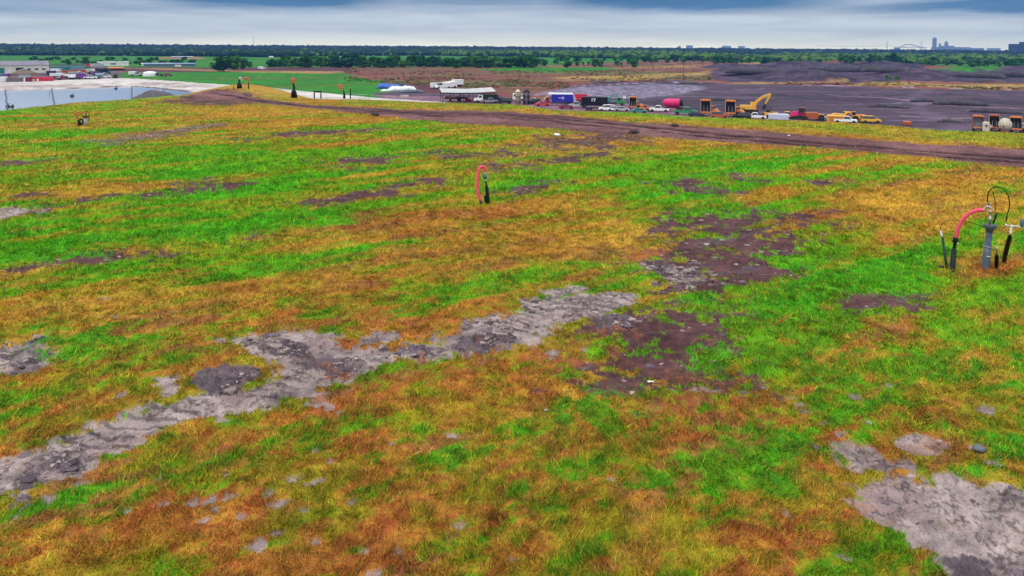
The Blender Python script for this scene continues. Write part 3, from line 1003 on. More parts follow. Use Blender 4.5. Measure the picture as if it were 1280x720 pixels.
# relief that belongs to the surface: clods, clay plates, ruts
rr = np.hypot(GX[mh], GY[mh])
xm, ym = GX[mh], GY[mh]
dz = (clod_h * (0.10 * np.abs(fbm(xm, ym, .16, 3, 201, gain=.6)) + 0.03 * fbm(xm, ym, .5, 2, 203))
      + bare_h * .012 * fbm(xm, ym, .3, 2, 205)) * sst(70, 25, rr)
dz += -0.10 * rut_h + 0.03 * rk_h * np.abs(fbm(xm, ym, .8, 3, 207))
dz += -0.035 * bare_h
GZ[mh] += dz
nr, nt_ = GX.shape
F = ring_faces(nr, nt_)
rkf = np.zeros(GX.shape)
rkf[mh] = rk_h
cls = np.zeros(GX.shape, np.int8)            # 0 ground, 1 hill, 2 road, 3 bank, 4 yard
cls[quarry_k > .5] = 4
cls[bank_k > .5] = 3
cls[onhill > .5] = 1
cls[rkf > .5] = 2
fc = cls.ravel()[F[:, 0]]
V = np.stack([GX, GY, GZ], -1).reshape(-1, 3)
big = lambda a: (lambda b: (b.__setitem__(mh, a), b)[1])(np.zeros(GX.shape + a.shape[1:]))
G_BARE, G_CLOD, G_GM, G_RK = big(bare_h), big(clod_h), big(gm_h), big(rk_h)


def look(x, y, *arrs):
    r = np.hypot(x, y)
    t = np.arctan2(x, y)
    fi = np.interp(r, RS, np.arange(len(RS)))
    fj = np.interp(t, az, np.arange(len(az)))
    i = np.clip(fi.astype(int), 0, len(RS) - 2)
    j = np.clip(fj.astype(int), 0, len(az) - 2)
    a, b = fi - i, fj - j
    out = []
    for A in arrs:
        e = (None,) if A.ndim == 3 else ()
        a_ = a[..., None] if A.ndim == 3 else a
        b_ = b[..., None] if A.ndim == 3 else b
        out.append((A[i, j] * (1 - b_) + A[i, j + 1] * b_) * (1 - a_) + (A[i + 1, j] * (1 - b_) + A[i + 1, j + 1] * b_) * a_)
    return out


CV = col.reshape(-1, 3)
m_hill = attr_mat('turf_and_soil', fine=((4.0, .12), (26.0, .28)), bump=.55, bdist=.03)
m_plain = attr_mat('open_land', fine=((.25, .12), (1.6, .22)), bump=.3, bdist=.15)
for i, (nm, mt) in enumerate((('ground', m_plain), ('hill', m_hill), ('dirt_road', m_hill), ('pond_bank', m_plain), ('dirt_yard', m_plain))):
    ff = F[fc == i]
    used, inv = np.unique(ff, return_inverse=True)
    o = np_mesh(nm, V[used], inv.reshape(-1, 4), (mt,), CV[used])
    o['kind'] = 'structure'

# ------------------------------------------------------------------ pond
wm, nt, b = mat_new('pond_water')
b.inputs['Base Color'].default_value = (.62, .70, .78, 1)
setin(b, 'Roughness', .08)
setin(b, 'Specular IOR Level', .9)
setin(b, 'Metallic', 0.8)
nz = nt.nodes.new('ShaderNodeTexNoise')
nz.inputs['Scale'].default_value = .6
nz.inputs['Detail'].default_value = 4
geo = nt.nodes.new('ShaderNodeNewGeometry')
nt.links.new(geo.outputs['Position'], nz.inputs['Vector'])
bp = nt.nodes.new('ShaderNodeBump')
bp.inputs['Strength'].default_value = .05
bp.inputs['Distance'].default_value = .05
nt.links.new(nz.outputs['Fac'], bp.inputs['Height'])
nt.links.new(bp.outputs['Normal'], b.inputs['Normal'])
me = bpy.data.meshes.new('pond_water')
me.from_pydata([(p[0], p[1], -0.25) for p in POND], [], [tuple(range(len(POND)))])
me.materials.append(wm)
o = bpy.data.objects.new('pond_water', me)
COL.objects.link(o)
o['kind'] = 'structure'

# ------------------------------------------------------------------ grass blades
NB = 2600000
r_ = np.exp(rng.uniform(math.log(7.8), math.log(95), NB))
t_ = np.radians(rng.uniform(-41, 41, NB))
bx, by = r_ * np.sin(t_), r_ * np.cos(t_)
gz_, gd, bc, bb, bgm, brk = look(bx, by, GZ, GD, col, G_BARE, G_GM, G_RK)
tf = fbm(bx, by, .20, 3, 301, gain=.6)
k = (gd < 2) & (rng.random(NB) < np.clip(.62 + .45 * tf, .15, 1)) & (rng.random(NB) > np.clip(bb * 1.2, 0, .985))
bx, by, r_, gz_, bc, bgm, bb, tf = bx[k], by[k], r_[k], gz_[k], bc[k], bgm[k], bb[k], tf[k]
n = len(bx)
print('blades', n)
ang = rng.uniform(0, 2 * PI, n)
lean = rng.uniform(.2, 1.7, n)
la = fbm(bx, by, .9, 2, 305) * 3 + rng.normal(0, 1.3, n)
hgt = np.exp(rng.normal(math.log(.050), .42, n)) * (1 + .35 * tf) * np.clip(r_ / 22, .8, 1.5) * (0.85 + .25 * bgm)
wd = .0046 * np.clip(r_ / 11, .9, 5) * rng.uniform(.7, 1.5, n)
ca, sa = np.cos(ang), np.sin(ang)
p0 = np.stack([bx - wd * ca, by - wd * sa, gz_ - .01], -1)
p1 = np.stack([bx + wd * ca, by + wd * sa, gz_ - .01], -1)
p2 = np.stack([bx + np.cos(la) * lean * hgt, by + np.sin(la) * lean * hgt, gz_ + hgt], -1)
bv = np.stack([p0, p1, p2], 1).reshape(-1, 3)
tuft = np.clip(1 + .38 * fbm(bx, by, .13, 2, 307), .5, 1.6)
tone = np.clip(np.exp(-.08 + .36 * sst(13, 34, r_) + rng.normal(0, 1, n) * (.26 + .36 * sst(32, 12, r_))), .2, 3.4) * tuft
hue = rng.normal(0, 1, n) * (.07 + .13 * sst(28, 12, r_))
kind = rng.random(n)
bc = bc * tone[:, None]
bc[:, 0] *= 1 + hue
bc[:, 1] *= 1 - hue * .4
dead = kind < .03 + .07 * sst(30, 14, r_)
bc[dead] = bc[dead] * .3 + (C_STRAW * 1.5) * .7
live = kind > .93
bc[live] = bc[live] * .4 + C_GREEN2 * .6
bcol = np.repeat(np.clip(bc, .003, .8), 3, 0)
m_bl, nt, b = mat_new('grass_blades')
a_ = nt.nodes.new('ShaderNodeAttribute')
a_.attribute_name = 'Col'
nt.links.new(a_.outputs['Color'], b.inputs['Base Color'])
setin(b, 'Roughness', .8)
setin(b, 'Specular IOR Level', .15)
o = np_mesh('grass', bv, np.arange(n * 3).reshape(-1, 3), (m_bl,), bcol, smooth=False)
tag(o, 'patchy green and straw coloured grass covering the mound', 'grass', kind='stuff')

# ------------------------------------------------------------------ loose clods on the bare clay
def rock_template(k):
    import bmesh
    bm = bmesh.new()
    bmesh.ops.create_icosphere(bm, subdivisions=1, radius=1)
    rr_ = random.Random(k)
    for v in bm.verts:
        v.co *= rr_.uniform(.6, 1.25)
        v.co.z *= .55
    vs = np.array([v.co[:] for v in bm.verts])
    fs = np.array([[v.index for v in f.verts] for f in bm.faces])
    bm.free()
    return vs, fs


NR = 260000
r_ = np.exp(rng.uniform(math.log(7.8), math.log(60), NR))
t_ = np.radians(rng.uniform(-41, 41, NR))
cx, cy = r_ * np.sin(t_), r_ * np.cos(t_)
cb, ccl, crk = look(cx, cy, G_BARE, G_CLOD, G_RK)
pr = np.clip(ccl, 0, 1) ** 2 * 1.0 + (cb > .5) * .06 * (crk < .3) + .0008
pr *= np.clip(.4 + 1.3 * fbm(cx, cy, .5, 3, 401), 0, 1.5)
k = rng.random(NR) < pr
cx, cy, r_ = cx[k], cy[k], r_[k]
cz, = look(cx, cy, GZ)
n = len(cx)
sz = np.exp(rng.normal(math.log(.032), .5, n)) * np.clip(r_ / 14, .9, 2.0)
sz = np.minimum(sz, .12)
VV, FF, CC = [], [], []
T8 = [rock_template(i) for i in range(8)]
off = 0
pick = rng.integers(0, 8, n)
for q in range(8):
    m = pick == q
    if not m.any():
        continue
    tv, tf_ = T8[q]
    kk = m.sum()
    an = rng.uniform(0, 2 * PI, kk)
    s = sz[m]
    c_, s_ = np.cos(an), np.sin(an)
    vx = tv[None, :, 0] * c_[:, None] - tv[None, :, 1] * s_[:, None]
    vy = tv[None, :, 0] * s_[:, None] + tv[None, :, 1] * c_[:, None]
    v = np.stack([vx * s[:, None] * 1.3 + cx[m][:, None], vy * s[:, None] + cy[m][:, None],
                  tv[None, :, 2] * s[:, None] + (cz[m] - .02)[:, None]], -1)
    VV.append(v.reshape(-1, 3))
    FF.append((tf_[None] + (np.arange(kk) * len(tv))[:, None, None] + off).reshape(-1, 3))
    lum = np.clip(rng.normal(1.0, .25, kk), .5, 1.6)
    base = np.where((rng.random(kk) < .5)[:, None], C_CLAY[None] * .85, C_CLAYD[None] * 1.05) * lum[:, None]
    CC.append(np.repeat(base, len(tv), 0))
    off += kk * len(tv)
m_clod = attr_mat('dry_clay', fine=((30, .2), (90, .25)), bump=.3, bdist=.01)
o = np_mesh('clay_clods', np.concatenate(VV), np.concatenate(FF), (m_clod,), np.concatenate(CC), smooth=False)
tag(o, 'grey clods and crumbs of dry clay strewn over the bare patches', 'clods', kind='stuff')
print('clods', n)
# ------------------------------------------------------------------ far woods (nobody could count them)
def ico(sub):
    import bmesh
    bm = bmesh.new()
    bmesh.ops.create_icosphere(bm, subdivisions=sub, radius=1)
    vs = np.array([v.co[:] for v in bm.verts])
    fs = np.array([[v.index for v in f.verts] for f in bm.faces])
    bm.free()
    return vs, fs


I1 = ico(1)
I2 = ico(2)
m_leaf = attr_mat('leaf_mass', fine=((.35, .30), (1.4, .35)), bump=.6, bdist=.4, rough=.9)


def crowns(name, x, y, rad, hgt, colr, tmpl, label, seed=0):
    """merged mass of rough crowns standing on the ground"""
    tv, tf_ = tmpl
    n = len(x)
    R = np.random.default_rng(seed)
    jit = R.uniform(.72, 1.28, (n, len(tv)))
    v = tv[None] * jit[..., None]
    vx = v[..., 0] * rad[:, None] + x[:, None]
    vy = v[..., 1] * rad[:, None] + y[:, None]
    vz = np.maximum(v[..., 2] * .5 + .5, 0) * hgt[:, None]
    V_ = np.stack([vx, vy, vz], -1).reshape(-1, 3)
    F_ = (tf_[None] + (np.arange(n) * len(tv))[:, None, None]).reshape(-1, 3)
    c = np.repeat(colr, len(tv), 0) * R.uniform(.7, 1.3, (n * len(tv), 1))
    o = np_mesh(name, V_, F_, (m_leaf,), c, smooth=False)
    tag(o, label, 'woodland', kind='stuff')
    return o


def front_y(px, pts):
    return np.interp(px, [p[0] for p in pts], [p[1] for p in pts])


EDGE = [(-900, 66), (0, 69.3), (120, 69.6), (240, 70.5), (340, 71.5), (420, 70), (520, 69.5), (640, 71), (760, 73), (900, 76.5), (1000, 78), (1100, 79.5), (1280, 81), (2200, 92)]
ex = np.linspace(-900, 2200, 400)
E = np.array([at(a, front_y(a, EDGE), 0) for a in ex])
ER, ET = np.hypot(E[:, 0], E[:, 1]), np.arctan2(E[:, 0], E[:, 1])
NF = 22000
t_ = rng.uniform(-.82, .82, NF)
e0 = np.interp(t_, ET, ER)
q = rng.random(NF) ** 1.35
r_ = 1 / ((1 - q) / e0 + q / 5900.0)
x_, y_ = r_ * np.sin(t_), r_ * np.cos(t_)
gap = fbm(x_, y_, 260, 3, 501)
k = (gap > -.35) | (r_ < e0 * 1.02) | (r_ > 2200)
x_, y_, r_, t_, gap = x_[k], y_[k], r_[k], t_[k], gap[k]
n = len(x_)
rad = rng.uniform(4.5, 9, n) * np.clip(r_ / 1700, .8, 3.0)
hh_ = rng.uniform(6.5, 11, n) * (1 + .16 * gap) * (1 + .75 * sst(1500, 3000, r_))
hh_ *= np.where(t_ > .3, .86, 1.0) * np.where(r_ < e0[k] * 1.1, .85, 1)
g1 = srgb(44, 88, 44, KI)
g2 = srgb(104, 150, 40, KI)
g3 = srgb(34, 66, 48, KI)
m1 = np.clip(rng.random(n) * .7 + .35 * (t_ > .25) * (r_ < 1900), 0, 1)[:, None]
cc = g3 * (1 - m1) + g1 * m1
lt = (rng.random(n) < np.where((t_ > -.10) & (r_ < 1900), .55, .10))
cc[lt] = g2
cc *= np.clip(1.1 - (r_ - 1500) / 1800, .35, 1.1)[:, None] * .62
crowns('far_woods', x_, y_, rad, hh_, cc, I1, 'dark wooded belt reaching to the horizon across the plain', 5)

# ------------------------------------------------------------------ single trees and bushes of the middle distance
m_bark = mat('bark', (.06, .05, .035), rough=.9, scale=6, bump=.4)


def crown_mesh(name, seed, w, h, nl, leaf, cols, dens=1.0):
    R = np.random.default_rng(seed)
    lobes = []
    for i in range(nl):
        a = R.uniform(0, 2 * PI)
        rr_ = w * R.uniform(0, .62)
        zz = h * R.uniform(.16, .82)
        f = 1 - .55 * abs(zz / h - .45)
        lobes.append((rr_ * math.cos(a) * f, rr_ * math.sin(a) * f, zz, w * R.uniform(.28, .5) * f))
    V_, C_ = [], []
    for lx, ly, lz, lr in lobes:
        m = int(70 * dens)
        d = R.normal(size=(m, 3))
        d /= np.linalg.norm(d, axis=1)[:, None]
        rad_ = lr * R.uniform(.55, 1.12, m) ** .6
        p = d * rad_[:, None] * np.array([1, 1, .8]) + np.array([lx, ly, lz])
        p[:, 2] = np.maximum(p[:, 2], .05 * h)
        u = R.normal(size=(m, 3))
        u /= np.linalg.norm(u, axis=1)[:, None]
        v_ = np.cross(u, R.normal(size=(m, 3)))
        v_ /= np.linalg.norm(v_, axis=1)[:, None] + 1e-9
        s = leaf * R.uniform(.6, 1.4, m)[:, None]
        V_.append(np.stack([p - u * s, p + v_ * s, p + u * s, p - v_ * s * .7], 1).reshape(-1, 3))
        ci = R.integers(0, len(cols))
        c = np.array(cols[ci])[None] * R.uniform(.65, 1.4, (m, 1))
        C_.append(np.repeat(c, 4, 0))
    V_ = np.concatenate(V_)
    C_ = np.concatenate(C_)
    F_ = np.arange(len(V_)).reshape(-1, 4)
    o = np_mesh(name, V_, F_, (m_leaf,), C_, smooth=False)
    me = o.data
    bpy.data.objects.remove(o)
    return me


def trunk_mesh(h, seed):
    mb = MB()
    R = random.Random(seed)
    mb.tube([(0, 0, -.3), (R.uniform(-.1, .1), .05, h * .3), (R.uniform(-.3, .3), R.uniform(-.3, .3), h * .55)], [h * .028, h * .022, h * .010], 7)
    for i in range(4):
        a = i * 1.6 + R.random()
        mb.tube([(0, 0, h * (.22 + .07 * i)), (math.cos(a) * h * .14, math.sin(a) * h * .14, h * (.42 + .07 * i)), (math.cos(a) * h * .22, math.sin(a) * h * .22, h * (.55 + .06 * i))],
                [h * .014, h * .010, h * .004], 5)
    return mb.mesh('trunk', m_bark)


DG = [srgb(38, 96, 34, KI), srgb(52, 118, 36, KI), srgb(70, 132, 38, KI)]
LG = [srgb(76, 142, 40, KI) , srgb(96, 150, 56, KI), srgb(60, 124, 42, KI)]
XG = [srgb(40, 104, 60, KI), srgb(38, 88, 56, KI)]
TREES = {
    'dark': [(crown_mesh('crown', 10 + i, 3.4, 6.5, 11, .5, DG), trunk_mesh(6.5, i)) for i in range(3)],
    'pale': [(crown_mesh('crown', 20 + i, 3.0, 6.0, 9, .45, LG, .8), trunk_mesh(6.0, i + 5)) for i in range(3)],
    'blue': [(crown_mesh('crown', 30 + i, 3.6, 7.0, 11, .55, XG), trunk_mesh(7.0, i + 9)) for i in range(2)],
}


def tree(kind, px, py, h, label, group=None, name='tree', wid=1.0, rr_=None):
    X, Y = at(px, py, 0)
    z = gz(X, Y)
    root = bpy.data.objects.new(name, None)
    COL.objects.link(root)
    root.location = (X, Y, z)
    rr_ = rr_ or random.Random(int(px * 10 + py * 7))
    root.rotation_euler = (0, 0, rr_.uniform(0, 6.28))
    base = {'dark': 6.5, 'pale': 6.0, 'blue': 7.0}[kind]
    s = h / base
    root.scale = (s * wid, s * wid, s)
    cm, tm = rr_.choice(TREES[kind])
    for nm, me in (('crown', cm), ('trunk', tm)):
        o = bpy.data.objects.new(nm, me)
        COL.objects.link(o)
        o.parent = root
    tag(root, label, 'tree' if name == 'tree' else 'bush', group)
    return root


tree('dark', 280, 89.5, 12.5, 'dark green rounded tree standing alone in the grass beyond the pond bank', wid=1.5)
tree('pale', 294, 88, 12.0, 'pale green loose tree just right of the lone dark rounded tree')
tree('pale', 304, 87, 10.0, 'smaller pale tree at the right end of the little clump beyond the pond')
tree('blue', 270, 87.5, 5.5, 'low bluish tree tucked behind the left side of the lone dark tree')
tree('dark', 311, 84, 5.6, 'low dark tree isolated between the pale clump and the long hedge row', wid=1.2)
rt = random.Random(5)
# row that runs left to right
for i in range(78):
    px = 336 + i * 4.3 + rt.uniform(-2.5, 2.5)
    py = 82.8 + rt.uniform(-1.6, 1.6) + .004 * (px - 336)
    kd = rt.choice(['dark', 'dark', 'dark', 'pale', 'blue'])
    tree(kd, px, py, rt.uniform(6.0, 12.0), {'dark': 'dark green tree in the long hedge row across the middle of the plain',
         'pale': 'light green tree in the long hedge row across the middle of the plain',
         'blue': 'blue green tree in the long hedge row across the middle of the plain'}[kd], {'dark': 'dark trees of the hedge row', 'pale': 'light trees of the hedge row', 'blue': 'blue green trees of the hedge row'}[kd], wid=rt.uniform(1.0, 1.7))
for i in range(60):
    px = 500 + rt.random() ** .9 * 300
    py = rt.uniform(77.5, 84.5) + (px - 640) * .008
    kd = rt.choice(['pale', 'pale', 'dark'])
    tree(kd, px, py, rt.uniform(3.5, 9.0), {'pale': 'light green bush in the scattered scrub right of the hedge row', 'dark': 'dark green bush in the scattered scrub right of the hedge row'}[kd],
         {'pale': 'light bushes of the scrub', 'dark': 'dark bushes of the scrub'}[kd], name='bush', wid=rt.uniform(1.0, 1.5))
for i in range(105):
    px = rt.uniform(640, 1300)
    py = 77.0 + (px - 790) * .0135 + rt.uniform(-1.5, 1.2)
    kd = rt.choice(['pale', 'pale', 'dark', 'blue'])
    tree(kd, px, py, rt.uniform(6, 11), {'pale': 'light green tree in the belt behind the dug banks on the right', 'dark': 'dark green tree in the belt behind the dug banks on the right',
         'blue': 'blue green tree in the belt behind the dug banks on the right'}[kd],
         {'pale': 'light trees behind the dug banks', 'dark': 'dark trees behind the dug banks', 'blue': 'blue green trees behind the dug banks'}[kd], wid=rt.uniform(1.0, 1.5))
for i in range(34):
    px = 40 + i * 6.2 + rt.uniform(-3, 3)
    tree('dark', px, rt.choice((78.6, 79.4, 75.2)) + rt.uniform(-.4, .4), rt.uniform(2.6, 5.0), 'dark field hedge bush in the green fields beyond the parked vehicles', 'field hedge bushes', name='bush', wid=rt.uniform(1.4, 2.4))
# low scrub of the marsh
m_ = 14000
sx_ = rng.uniform(430, 1330, m_)
sy_ = rng.uniform(72, 117, m_) ** 1.0
dr_ = np.array([ray(a, b) for a, b in zip(sx_, sy_)])
tt = -19.0 / dr_[:, 2]
qx, qy = dr_[:, 0] * tt, dr_[:, 1] * tt
q_, quar_, zz_ = look(qx, qy, col, np.where(cls == 4, 1.0, 0.0) + np.where(cls == 3, 1.0, 0.0), GZ)
kk_ = (quar_ < .3) & (fbm(qx, qy, 30, 4, 601) > .02) & (sy_ < 112 - (sx_ < 640) * np.abs(sx_ - 640) * .05)
qx, qy, q_ = qx[kk_], qy[kk_], q_[kk_]
n = len(qx)
rr2 = rng.uniform(.4, 1.2, n)
gsel = rng.random(n)
cc = q_ * 1.0
cc[gsel < .25] = srgb(92, 112, 40, KI)
cc[(gsel > .3) & (gsel < .45)] = srgb(132, 78, 62, KI)
o = crowns('scrub', qx, qy, rr2, rr2 * rng.uniform(.35, .9, n), cc, I1, 'low reddish and green scrub dotted over the marshy ground', 9)
o['category'] = 'scrub'
for px, py, h in ((1110, 100.5, 3.4), (1121, 100.2, 3.0)):
    tree('pale', px, py, h, 'bright bush on the dug bank, %s of the pair left of the wooden pole' % ('left' if px < 1115 else 'right'), name='bush', wid=1.5)
for px, py, h, lb in ((178, 82, 5.2, 'dark tree left of the long white sheds beyond the pond'), (187, 80, 6.0, 'taller dark tree against the left end of the white sheds beyond the pond'),
                      (108, 80.5, 5.5, 'dark tree behind the parked vehicles of the yard'), (86, 81, 4.0, 'low dark tree left behind the teal containers'),
                      (144, 98, 2.6, 'small bush at the right end of the parked vehicles by the pond')):
    tree('dark', px, py, h, lb, wid=1.3)
# ------------------------------------------------------------------ gas wells on the mound
m_pink = mat('pink_hose', (.80, .055, .13), spec=.3, rough=.55, scale=9, var=.12, dirt=.25, dirtcol=(.55, .2, .18))
m_orange = mat('orange_hose', (.58, .10, .035), rough=.5, scale=8, var=.15, dirt=.2)
m_blk = mat('black_rubber', (.010, .014, .014), spec=.12, rough=.6, scale=9, var=.3, dirt=.12, dirtcol=(.07, .06, .05))
m_cable = mat('cable_rubber', (.010, .012, .010), rough=.6, spec=.12)
m_pvc = mat('grey_plastic_pipe', (.075, .115, .165), rough=.5, spec=.25, scale=7, var=.16, dirt=.45, dirtcol=(.20, .18, .16))
m_pvcd = mat('dark_plastic_pipe', (.045, .068, .10), rough=.5, spec=.25, scale=7, var=.2, dirt=.35, dirtcol=(.18, .16, .14))
m_brass = mat('weathered_fitting', (.46, .38, .30), rough=.4, metal=.4, scale=25, var=.35, dirt=.4, dirtcol=(.12, .08, .06))
m_pale = mat('pale_plastic', (.66, .66, .60), rough=.5, scale=18, var=.2, dirt=.3, dirtcol=(.25, .2, .17))
m_steel = mat('grey_steel', (.28, .29, .30), rough=.4, metal=.6, scale=14, var=.2, dirt=.3)
m_cream = mat('cream_label', (.78, .72, .50), rough=.6)


class VP:
    """upright plane through a point of the ground, facing the camera: measures an upright thing off the photograph"""

    def __init__(s, px, py, z0=ZP):
        s.X, s.Y, s.Z = on(px, py, z0)
        s.az = math.atan2(s.X, s.Y)
        s.rz = -s.az
        s.R = math.hypot(s.X, s.Y)

    def p(s, px, py, dy=0.0):
        d = ray(px, py)
        # local frame: x to the right, y away from the camera, z up
        lx = d[0] * math.cos(s.az) - d[1] * math.sin(s.az)
        ly = d[0] * math.sin(s.az) + d[1] * math.cos(s.az)
        t = (s.R + dy) / ly
        return (lx * t, dy, CAM.z + d[2] * t - s.Z)

    def g(s, px, py):
        """ground point under a pixel, in the local frame"""
        X, Y, Z = on(px, py, s.Z)
        dx, dy = X - s.X, Y - s.Y
        return (dx * math.cos(s.az) - dy * math.sin(s.az), dx * math.sin(s.az) + dy * math.cos(s.az), Z - s.Z)


def V3(*p):
    return Vector(p)


def flange(parent, c, r, nm='flange', m=None, nb=8):
    mb = MB()
    mb.lathe([(r * .9, -.035), (r, -.03), (r, .0), (r * .92, .004), (r * .92, .012), (r, .016), (r, .045), (r * .9, .05)], c, 28)
    o = mb.build(nm, m or m_pvcd, parent, True)
    b = MB()
    for i in range(nb):
        a = 2 * PI * i / nb + .2
        b.cyl((c[0] + r * .82 * math.cos(a), c[1] + r * .82 * math.sin(a), c[2] - .055), .011, .13, seg=6)
    b.build('bolt_ring', m_steel, o)
    return o


v = VP(1232, 335)
k = v.R / 865.0 * .97
W1 = empty('gas_wellhead', (v.X, v.Y, v.Z), v.rz, 'large grey well pipe with bent pink hose and looping black tube, nearest the camera', 'wellhead')
b0 = V3(*v.p(1231.5, 335)); b1 = V3(*v.p(1237.5, 283))
mid = b0.lerp(b1, .55)
ax = (b1 - b0).normalized()
mb = MB()
mb.tube([b0 - ax * .25, b0 + ax * .02, b0.lerp(b1, .3), mid], .102, 24)
casing = mb.build('casing', m_pvc, W1, True)
mb = MB()
mb.tube([mid - ax * .05, mid, mid + ax * .001, b1], [.112, .112, .086, .084], 24)
mb.build('upper_pipe', m_pvcd, W1, True)
mb = MB()
mb.tube([mid - ax * .035, mid - ax * .02], .1145, 24)
mb.build('collar_band', m_pale, casing)
lb = V3(*v.p(1235.5, 319.5)) + V3(0, -.1, 0)
mb = MB()
mb.box(-.045, .045, -.006, .006, -.012, .012)
mb.move(*lb)
mb.build('sticker', m_cream, casing)
f0 = flange(W1, tuple(b1), .175)
mb = MB()
mb.tube([b1 - ax * .16, b1 - ax * .03], [.09, .12], 24)
mb.build('pipe_neck', m_pvcd, W1, True)
# riser with fittings above the flange
t0 = b1 + V3(-.01, 0, .05)
t1 = V3(*v.p(1238.5, 262))
mb = MB()
mb.tube([t0, t0.lerp(t1, .25), t0.lerp(t1, .26), t0.lerp(t1, .5), t0.lerp(t1, .51), t0.lerp(t1, .75), t0.lerp(t1, .76), t1], [.034, .034, .052, .052, .03, .03, .046, .046], 14)
mb.build('riser_valve', m_brass, W1, True)
el = V3(*v.p(1229, 262.5))
mb = MB()
mb.tube(smooth_path([t1, t1 + V3(-.01, 0, .055), t1 + V3(-.09, 0, .07), el + V3(.02, 0, .01), el], 5), .042, 12)
mb.cyl(tuple(t1 + V3(-.12, 0, .07)), .055, .03, 'x')
mb.cyl(tuple(el + V3(0, 0, 0)), .056, .035, 'x')
mb.build('elbow', m_brass, W1, True)
mb = MB()
mb.cyl(tuple(t1 + V3(-.09, 0, .09)), .012, .09, seg=8)
mb.box(-.02, .11, -.012, .012, 0, .016)
mb.v[-8:] = [(a + t1.x - .1, b_ + t1.y, c + t1.z + .175) for a, b_, c in mb.v[-8:]]
mb.build('valve_handle', m_brass, W1)
pts = [v.p(*q) for q in ((1229, 262.5, 0), (1221, 263, -.03), (1212, 266.5, -.06), (1204, 274, -.09), (1198, 285, -.12), (1194.5, 299, -.14))]
h = MB().tube(smooth_path(pts, 8), .054, 16).build('hose', m_pink, W1, True)
gb = v.g(1190, 341)
hp = [pts[-1], v.p(1193.7, 303, -.15), v.p(1192.6, 311, -.16)]
MB().tube([V3(*hp[0]) + V3(.003, 0, .06), hp[0], hp[1], V3(*hp[1]) - V3(0, 0, .02), hp[2]], [.06, .063, .066, .042, .040], 14).build('hose_coupling', m_blk, W1, True)
mb = MB()
e = V3(*gb)
s0 = V3(*hp[2])
mb.tube([s0 + V3(0, 0, .03), s0, s0.lerp(e, .1), s0.lerp(e, .6), e - V3(0, 0, .08)], [.045, .06, .070, .072, .066], 14)
mb.build('sleeve', m_blk, W1, True)
mb = MB()
q = V3(*hp[1])
mb.cyl((q.x + .05, q.y - .02, q.z - .015), .016, .05, 'x', 8)
mb.build('clamp', m_pale, h)
# left slim sampling post
ga = v.g(1184, 336)
pa = [v.p(1175.6, 288, .1), v.p(1178, 297, .1)]
MB().tube([V3(*pa[0]), V3(*pa[0]).lerp(V3(*pa[1]), .4), V3(*pa[0]).lerp(V3(*pa[1]), .41), V3(*pa[1])], [.018, .018, .030, .030], 10).build('sampling_tip', m_pale, W1, True)
MB().tube([V3(*pa[1]), V3(*ga) - V3(0, 0, .05)], [.034, .036], 12).build('sampling_post', mat('dark_green_tube', (.012, .035, .028), rough=.6, spec=.15), W1, True)
gq = v.g(1177, 334.5)
MB().lathe([(.05, -.03), (.085, -.02), (.09, .03), (.06, .055), (.02, .06)], gq, 14).build('ground_cap', m_blk, W1, True)
cb = [v.p(*q) for q in ((1175.6, 288, .1), (1176.5, 282, .1), (1183, 276.5, .08), (1195, 275, .05), (1209, 276.5, .03), (1222, 281, .02), (1230, 284.5, 0))]
MB().tube(smooth_path(cb, 8), .009, 6).build('cable', m_cable, W1, True)
# looping tube
lp = [v.p(*q) for q in ((1238.5, 263, .02), (1235, 254, .02), (1234.6, 244, .03), (1238, 237, .03), (1245, 233.4, .03), (1253, 235.5, .03), (1260, 244, .02), (1262, 257, .02), (1259, 268, 0), (1257.6, 277, 0))]
MB().tube(smooth_path(lp, 8), .0145, 8).build('looping_tube', m_cable, W1, True)
MB().tube(smooth_path([v.p(1241.5, 241, -.02), v.p(1243.5, 250, -.02), v.p(1244, 262, -.01), v.p(1243, 279, 0)], 6), .010, 6).build('cable', m_cable, W1, True)
MB().tube([v.p(1247, 265, -.05), v.p(1241.5, 279, -.03)], [.016, .026], 8).build('cable_gland', m_blk, W1, True)
# cross pipe on the right
c0, c1 = V3(*v.p(1257.5, 282)), V3(*v.p(1277, 283.5, -.03))
mb = MB()
mb.tube([c0 + V3(0, 0, .05), c0 + V3(0, 0, -.005)], [.022, .034], 10)
mb.tube([c0, c0.lerp(c1, .3), c0.lerp(c1, .31), c0.lerp(c1, .42), c0.lerp(c1, .43), c1], [.026, .026, .038, .038, .024, .03], 10)
mb.build('cross_pipe', m_pale, W1, True)
mb = MB()
mb.tube([c1 + V3(-.0, 0, .0), c1 + V3(.0, 0, .05), V3(*v.p(1277.5, 279)), V3(*v.p(1278, 274.5))], [.03, .05, .055, .05], 12)
mb.build('valve_head', mat('teal_valve', (.025, .09, .10), rough=.45), W1, True)
j0 = V3(*v.p(1264, 284, -.02))
MB().tube([j0, V3(*v.p(1263.6, 288.5, -.02)), V3(*v.p(1263.5, 289, -.02)), V3(*v.p(1263, 293.5, -.02))], [.022, .022, .034, .034], 10).build('fitting', m_pale, W1, True)
g2_ = v.g(1254, 327.5)
s0 = V3(*v.p(1263, 293.5, -.02))
MB().tube([s0, s0.lerp(V3(*g2_), .1), s0.lerp(V3(*g2_), .6), V3(*g2_) - V3(0, 0, .08)], [.035, .058, .062, .05], 14).build('sleeve', m_blk, W1, True)
g3_ = v.g(1245.5, 334.5)
s0 = V3(*v.p(1246, 318, -.05))
MB().tube([s0, s0.lerp(V3(*g3_), .15), V3(*g3_) - V3(0, 0, .06)], [.03, .055, .05], 12).build('short_sleeve', m_blk, W1, True)
